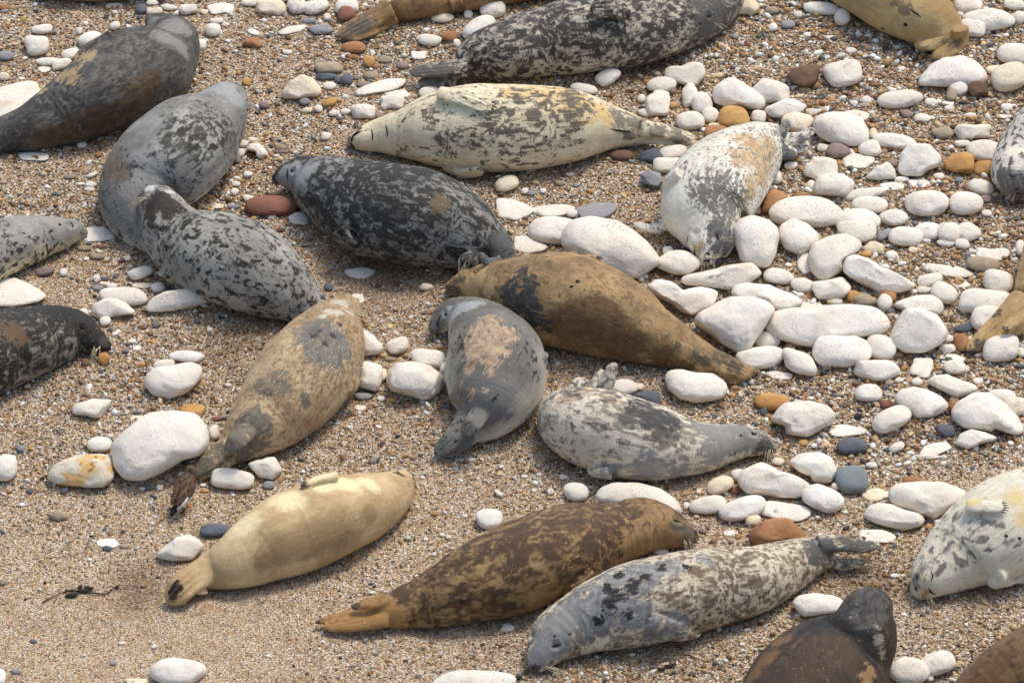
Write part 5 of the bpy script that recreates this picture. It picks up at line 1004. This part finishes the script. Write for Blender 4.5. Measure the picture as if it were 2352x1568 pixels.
# ------------------------------------------------------------------ the small wading bird beside the tail flippers
def bird():
    m = NT('bird_feathers'); co = m.new('ShaderNodeTexCoord').outputs['Object']
    dv = m.attr('belly', 'Fac')
    n = m.noise(m.scalev(co, (1, 1, 1)), 90, 4, .6); n2 = m.noise(co, 220, 3)
    back = m.mix(m.smooth(n, .42, .62), rgba((74, 58, 46)), rgba((112, 90, 70)))
    back = m.mix(m.math('MULTIPLY', m.smooth(n2, .6, .68), .6), back, rgba((190, 172, 146)))
    feathers = m.done(m.mix(m.smooth(m.math('ADD', dv, m.math('MULTIPLY', m.math('SUBTRACT', n, .5), .3)), .45, .55), back, rgba((236, 230, 226))), .8, .2)
    wm = NT('wing_feathers'); wc = wm.new('ShaderNodeTexCoord').outputs['Object']
    wst = wm.noise(wm.scalev(wm.turn(wc, (0, 0, .42)), (140, 30, 60)), 1.0, 4, .65)
    wcol = wm.mix(wm.smooth(wst, .38, .6), rgba((58, 44, 36)), rgba((118, 88, 64))); wcol = wm.mix(wm.math('MULTIPLY', wm.smooth(wst, .64, .7), .7), wcol, rgba((186, 164, 136)))
    dark = wm.done(wcol, .8, .2); tail_m = plain('tail_feathers', (30, 26, 26), .8, .2); leg_m = plain('orange_leg', (222, 92, 36), .5, .4); white_m = plain('white_feathers', (236, 230, 224), .8, .2)
    base = at(422, 1166)
    # along the body, tail to head, as the bird stands with its back to us
    f = unit(np.array([.40, .90, 0.0])); s = np.array([f[1], -f[0], 0.0]); up = np.array([0, 0, 1.0])
    def pt(a, l, h): return base + f * a + s * l + up * h
    prof = [(-.080, .052, .006, .005), (-.060, .058, .018, .012), (-.030, .070, .037, .028), (.000, .083, .049, .040), (.028, .096, .050, .043), (.046, .110, .038, .036), (.056, .124, .027, .028), (.066, .142, .026, .026), (.080, .150, .026, .025), (.094, .150, .019, .018), (.103, .147, .008, .008)]
    A = np.array(prof); t = np.linspace(0, len(A) - 1, 40); Q = np.stack([np.interp(t, np.arange(len(A)), A[:, c]) for c in range(4)], 1)
    for _ in range(3): Q[1:-1] = .25 * Q[:-2] + .5 * Q[1:-1] + .25 * Q[2:]
    ns = 22; an = np.linspace(0, 2 * math.pi, ns, endpoint=False); V = []; bl = []
    for a_, h_, w_, hh in Q:
        for q in an:
            V.append(pt(a_, w_ * math.cos(q), h_ + hh * math.sin(q))); bl.append(np.clip(.5 - (math.sin(q) - .02) * 1.6, 0, 1) * (a_ < .06))
    F = [[i * ns + j, i * ns + (j + 1) % ns, (i + 1) * ns + (j + 1) % ns, (i + 1) * ns + j] for i in range(39) for j in range(ns)]
    F += [list(range(ns))[::-1], [39 * ns + j for j in range(ns)]]
    me = mesh_np('wading_bird', np.array(V) - base, F); at_ = me.attributes.new('belly', 'FLOAT', 'POINT'); at_.data.foreach_set('value', np.array(bl, np.float32))
    o = link('wading_bird', me, feathers, loc=base)
    tag(o, 'small brown wading bird with white belly and orange legs, back to us on the shingle', 'bird')
    def part(name, v_, f_, mat): return link(name, mesh_np(name, np.asarray(v_) - base, f_), mat, o)
    IV, IF = ico(3)
    for sd in (-1, 1):
        v_ = np.array([pt(-.012 + .078 * p[0], sd * (.026 + .017 * p[1] - .014 * max(0, -p[0])), .104 + .016 * p[2] + .030 * p[0] - .010 * p[1]) for p in IV]); part('wing', v_, IF.tolist(), dark)
        hip = pt(.012, sd * .013, .058); knee = pt(.002, sd * .013, .030); foot = pt(.012, sd * .014, .003)
        legs = [tube(np.linspace(hip, knee, 4), .0042, 8), tube(np.linspace(knee, foot, 4), .0030, 8)]
        for a_ in (-.6, 0, .6): legs.append(tube(np.linspace(foot, foot + (f * math.cos(a_) + s * math.sin(a_)) * .022, 4), np.linspace(.003, .0015, 4), 6))
        v_, f_ = merge(legs); part('leg', v_, f_, leg_m)
        P = pt(.088, sd * .019, .154); v_ = P + IV * .0032; part('eye', v_, IF.tolist(), EYE)
    v_, f_ = tube([pt(.100, 0, .147), pt(.112, 0, .144), pt(.124, 0, .140)], [.004, .003, .001], 8); part('beak', v_, f_, tail_m)
    v_ = np.array([pt(-.092 + .030 * p[0], .015 * p[1], .050 + .006 * p[2] + .012 * p[0]) for p in IV]); part('tail', v_, IF.tolist(), tail_m)
    v_ = np.array([pt(-.055 + .035 * p[0], .036 + .006 * p[1] - .024 * max(0, -p[0]), .074 + .009 * p[2] + .018 * p[0]) for p in IV]); part('wing_bar', v_, IF.tolist(), white_m)
bird()

# ------------------------------------------------------------------ dried seaweed
WEED = plain('dry_seaweed', (48, 40, 34), .75, .25)
def weed(label, strands, leaves=()):
    prt = []
    for pts, r in strands:
        P = np.array([at(u, v, .006) for u, v in pts]); P = catmull(P, 24); P[:, 2] = ground_z(P[:, 0], P[:, 1]) + .007
        prt.append(tube(P, np.linspace(r, r * .5, 24), 6))
    IV, IF = ico(2)
    for (u, v, w, h, a) in leaves:
        C = at(u, v, .008); k = 1 / 511; ca, sa = math.cos(a), math.sin(a)
        X = IV * (w * k, h * k / SP, .004); X = np.stack([X[:, 0] * ca - X[:, 1] * sa, X[:, 0] * sa + X[:, 1] * ca, X[:, 2] + .006 * vnoise(X, 60, 3)], 1); prt.append((C + X, IF.tolist()))
    v_, f_ = merge(prt); base = v_.mean(0); base[2] = float(ground_z(base[0], base[1]))
    tag(link('seaweed_strand', mesh_np('seaweed_strand', v_ - base, f_), WEED, loc=base), label, 'seaweed')
weed('dry black seaweed strand with leafy tufts on the sand behind the cream seal’s tail', [([(98, 1382), (140, 1362), (180, 1350), (205, 1345)], .0028), ([(150, 1356), (185, 1358), (215, 1362), (245, 1363), (258, 1352), (272, 1346)], .0042)], [(165, 1366, 16, 4, .2), (205, 1350, 12, 4, -.3), (190, 1356, 14, 4, 0), (270, 1347, 4, 4, 0)])
weed('small dark scrap of seaweed below the sleeping seal’s chest', [([(1512, 1538), (1530, 1533), (1548, 1526)], .003)], [(1540, 1528, 14, 4, .3), (1520, 1536, 10, 3, .1)])
weed('tiny dark seaweed curl at the bottom edge beneath the sleeping seal’s chin', [([(1186, 1552), (1200, 1558), (1214, 1563)], .003)], [(1190, 1555, 8, 4, .2)])
weed('thin broken twig of weed on the sand to the right of the cream seal’s tail', [([(590, 1388), (605, 1381), (614, 1374)], .0022)])
# ------------------------------------------------------------------ the 300 largest stones stay things of their own; the rest join one scatter of small stones
STONE_LIST.sort(key=lambda s: -s['rx'] * s['ry'])
V_, F_, M_, slots, off_ = [], [], [], [], 0
for s in STONE_LIST[300:]:
    o = s['o']; me = o.data; n = len(me.vertices)
    v = np.empty(n * 3, np.float32); me.vertices.foreach_get('co', v); V_.append(v.reshape(-1, 3) + np.array(o.location))
    f = np.empty(len(me.polygons) * 3, np.int32); me.polygons.foreach_get('vertices', f); F_.append(f.reshape(-1, 3) + off_); off_ += n
    mt = me.materials[0]
    if mt not in slots: slots.append(mt)
    M_.append(np.full(len(me.polygons), slots.index(mt), np.int32)); bpy.data.objects.remove(o)
me = mesh_np('small_stones', np.concatenate(V_), np.concatenate(F_))
for mt in slots: me.materials.append(mt)
me.polygons.foreach_set('material_index', np.concatenate(M_)); me.update()
tag(link('small_stones', me), 'small white and coloured stones scattered loose between the larger ones', 'stones', kind='stuff')
del STONE_LIST[300:]

# ------------------------------------------------------------------ names for every stone: look first, then what it lies beside
LAND = []
NICK = dict(flank='brown-flanked dark seal', hunched='hunched grey seal', cap='black-capped seal', bellyup='belly-up cream seal', blotch='charcoal seal', mottled='big mottled seal', brownfeet='brown flippered seal',
            buff='buff seal', shoulder='black-shouldered ochre seal', facing='white and tan seal', nosedown='dark-faced spotted seal', saddle='tan-saddled seal', tangrey='tan and grey seal', palegrey='pale grey seal',
            cream='plain cream seal', brown='brown mottled seal', sleeper='long sleeping seal', blackneck='black-necked seal', corner='russet seal', whitebelly='white spotted seal', tailright='tan tail flippers',
            palechin='small grey seal', black='black seal', topedge='tan seal')
for s in SEALS:
    st = s['st']; n = len(st)
    if s['key'] == 'tailright':
        LAND.append((2290, 745, 'the tan tail flippers')); continue
    for i, w in ((1, 'head'), (n // 2, 'middle'), (n - 1, 'tail')):
        u, v = st[i][:2]
        if -20 < u < 2372 and -20 < v < 1588: LAND.append((u, v, "the %s's %s" % (NICK[s['key']], w)))
SPECIAL = [((1412, 570), 'largest white boulder, behind the ochre seal', 'the largest boulder'), ((185, 1075), 'cream boulder stained with orange rust beside the big white boulder', 'the rust-stained boulder'),
           ((367, 1025), 'big smooth white boulder leaning between the rust-stained boulder and a seal tail', 'the big smooth boulder'), ((623, 472), 'long red-brown cigar shaped stone under a seal’s chin', 'the red-brown cigar stone'),
           ((1900, 748), 'longest white stone, a smooth bolster lying level among the boulders', 'the longest white stone'), ((1956, 1102), 'round green-grey boulder below the white stones', 'the green-grey boulder'),
           ((1785, 1222), 'large flat-topped brown stone behind the sleeping seal’s back', 'the large brown stone'), ((1685, 745), 'big white boulder with flat facets beside the ochre seal’s back', 'the big faceted boulder'),
           ((2108, 757), 'big rounded white boulder right of the longest stone', 'the big rounded boulder'), ((1735, 560), 'tall white stone with a tan stained edge by the white and tan seal’s cheek', 'the tan-edged stone'),
           ((2185, 163), 'big smooth white boulder below the curled hind flippers of the buff seal', 'the boulder below the buff seal'), ((1847, 174), 'dark brown angular stone beside a white egg shaped one', 'the dark brown stone'),
           ((2268, 950), 'huge rounded white boulder near the right edge below the tan tail flippers', 'the huge right boulder'), ((487, 1217), 'slate grey oval stone behind the plain cream seal’s back', 'the slate oval stone'),
           ((2131, 367), 'pitted white stone standing angular above the pebbles', 'the pitted white stone'), ((1367, 485), 'pale grey flat stone lying on the white slabs', 'the pale grey slab'),
           ((1931, 298), 'large white egg shaped stone behind the raised flippers', 'the large egg stone'), ((1465, 1143), 'large white stone half hidden behind the brown mottled seal’s head', 'the stone behind the brown seal'),
           ((1955, 1022), 'slate blue rounded stone in open shingle right of a dark snout', 'the slate blue stone'), ((1914, 806), 'white block shaped stone with rounded corners in front of the longest stone', 'the white block stone')]
def dist2(s, p): return (s['u'] - p[0]) ** 2 + (s['v'] - p[1]) ** 2
for p, lab, nick in SPECIAL:
    s = min((q for q in STONE_LIST if 'label' not in q), key=lambda q: dist2(q, p) - (q['rx'] * 2) ** 2 * .15); s['label'] = lab; s['nick'] = nick; LAND.append((s['u'], s['v'], nick))
CW = dict(w='white', c='cream', g='grey', d='slate', t='taupe', b='brown', o='ochre', r='red-brown', p='purple-grey', k='dark brown', v='green-grey', s='stained')
def describe(s):
    A = math.sqrt(s['rx'] * s['ry']); asp = s['rx'] / max(s['ry'], 1)
    size = 'tiny' if A < 9 else 'small' if A < 16 else '' if A < 28 else 'big' if A < 48 else 'very big'
    shp = 'flat' if s['form'] == 'f' else 'angular' if s['form'] == 'a' else 'long' if asp > 2.3 else 'oval' if asp > 1.45 else 'upright' if asp < .85 else 'round'
    return ' '.join(x for x in (size, shp, CW[s['code']], 'pebble' if A < 16 else 'stone' if A < 48 else 'boulder') if x)
def rel(s, l):
    du, dv = s['u'] - l[0], s['v'] - l[1]
    if abs(du) > 1.3 * abs(dv): return 'right of' if du > 0 else 'left of'
    return 'below' if dv > 0 else 'above'
pend = [s for s in STONE_LIST if 'label' not in s]
for s in pend:
    s['near'] = sorted((l for l in LAND), key=lambda l: dist2(s, l))
    s['label'] = '%s %s %s' % (describe(s), rel(s, s['near'][0]), s['near'][0][2])
def groups(ss):
    g = {}
    for s in ss: g.setdefault(s['label'], []).append(s)
    return [v for v in g.values() if len(v) > 1]
for g in groups(pend):
    for s in g:
        l0 = s['near'][0]
        l1 = next(l for l in s['near'][1:] if l[2].split("'s")[0] != l0[2].split("'s")[0])
        s['label2'] = '%s %s %s, %s %s' % (describe(s), rel(s, l0), l0[2], rel(s, l1), l1[2])
    if len({s['label2'] for s in g}) == len(g) and all(len(s['label2'].split()) <= 16 for s in g):
        for s in g: s['label'] = s['label2']
ORD = ['nearest', 'second nearest', 'third nearest', 'fourth nearest', 'fifth nearest', 'sixth nearest', 'seventh nearest', 'eighth nearest', 'ninth nearest', 'tenth nearest', 'eleventh nearest', 'twelfth nearest']
for g in groups(pend):
    g.sort(key=lambda s: dist2(s, s['near'][0]))
    for k, s in enumerate(g):
        s['label'] = '%s %s %s, %s of them' % (describe(s), rel(s, s['near'][0]), s['near'][0][2], ORD[k])
for s in STONE_LIST:
    tag(s['o'], s['label'], 'stone', 'white chalk stones strewn over the beach' if s['code'] in 'wcs' else 'coloured stones strewn over the beach')
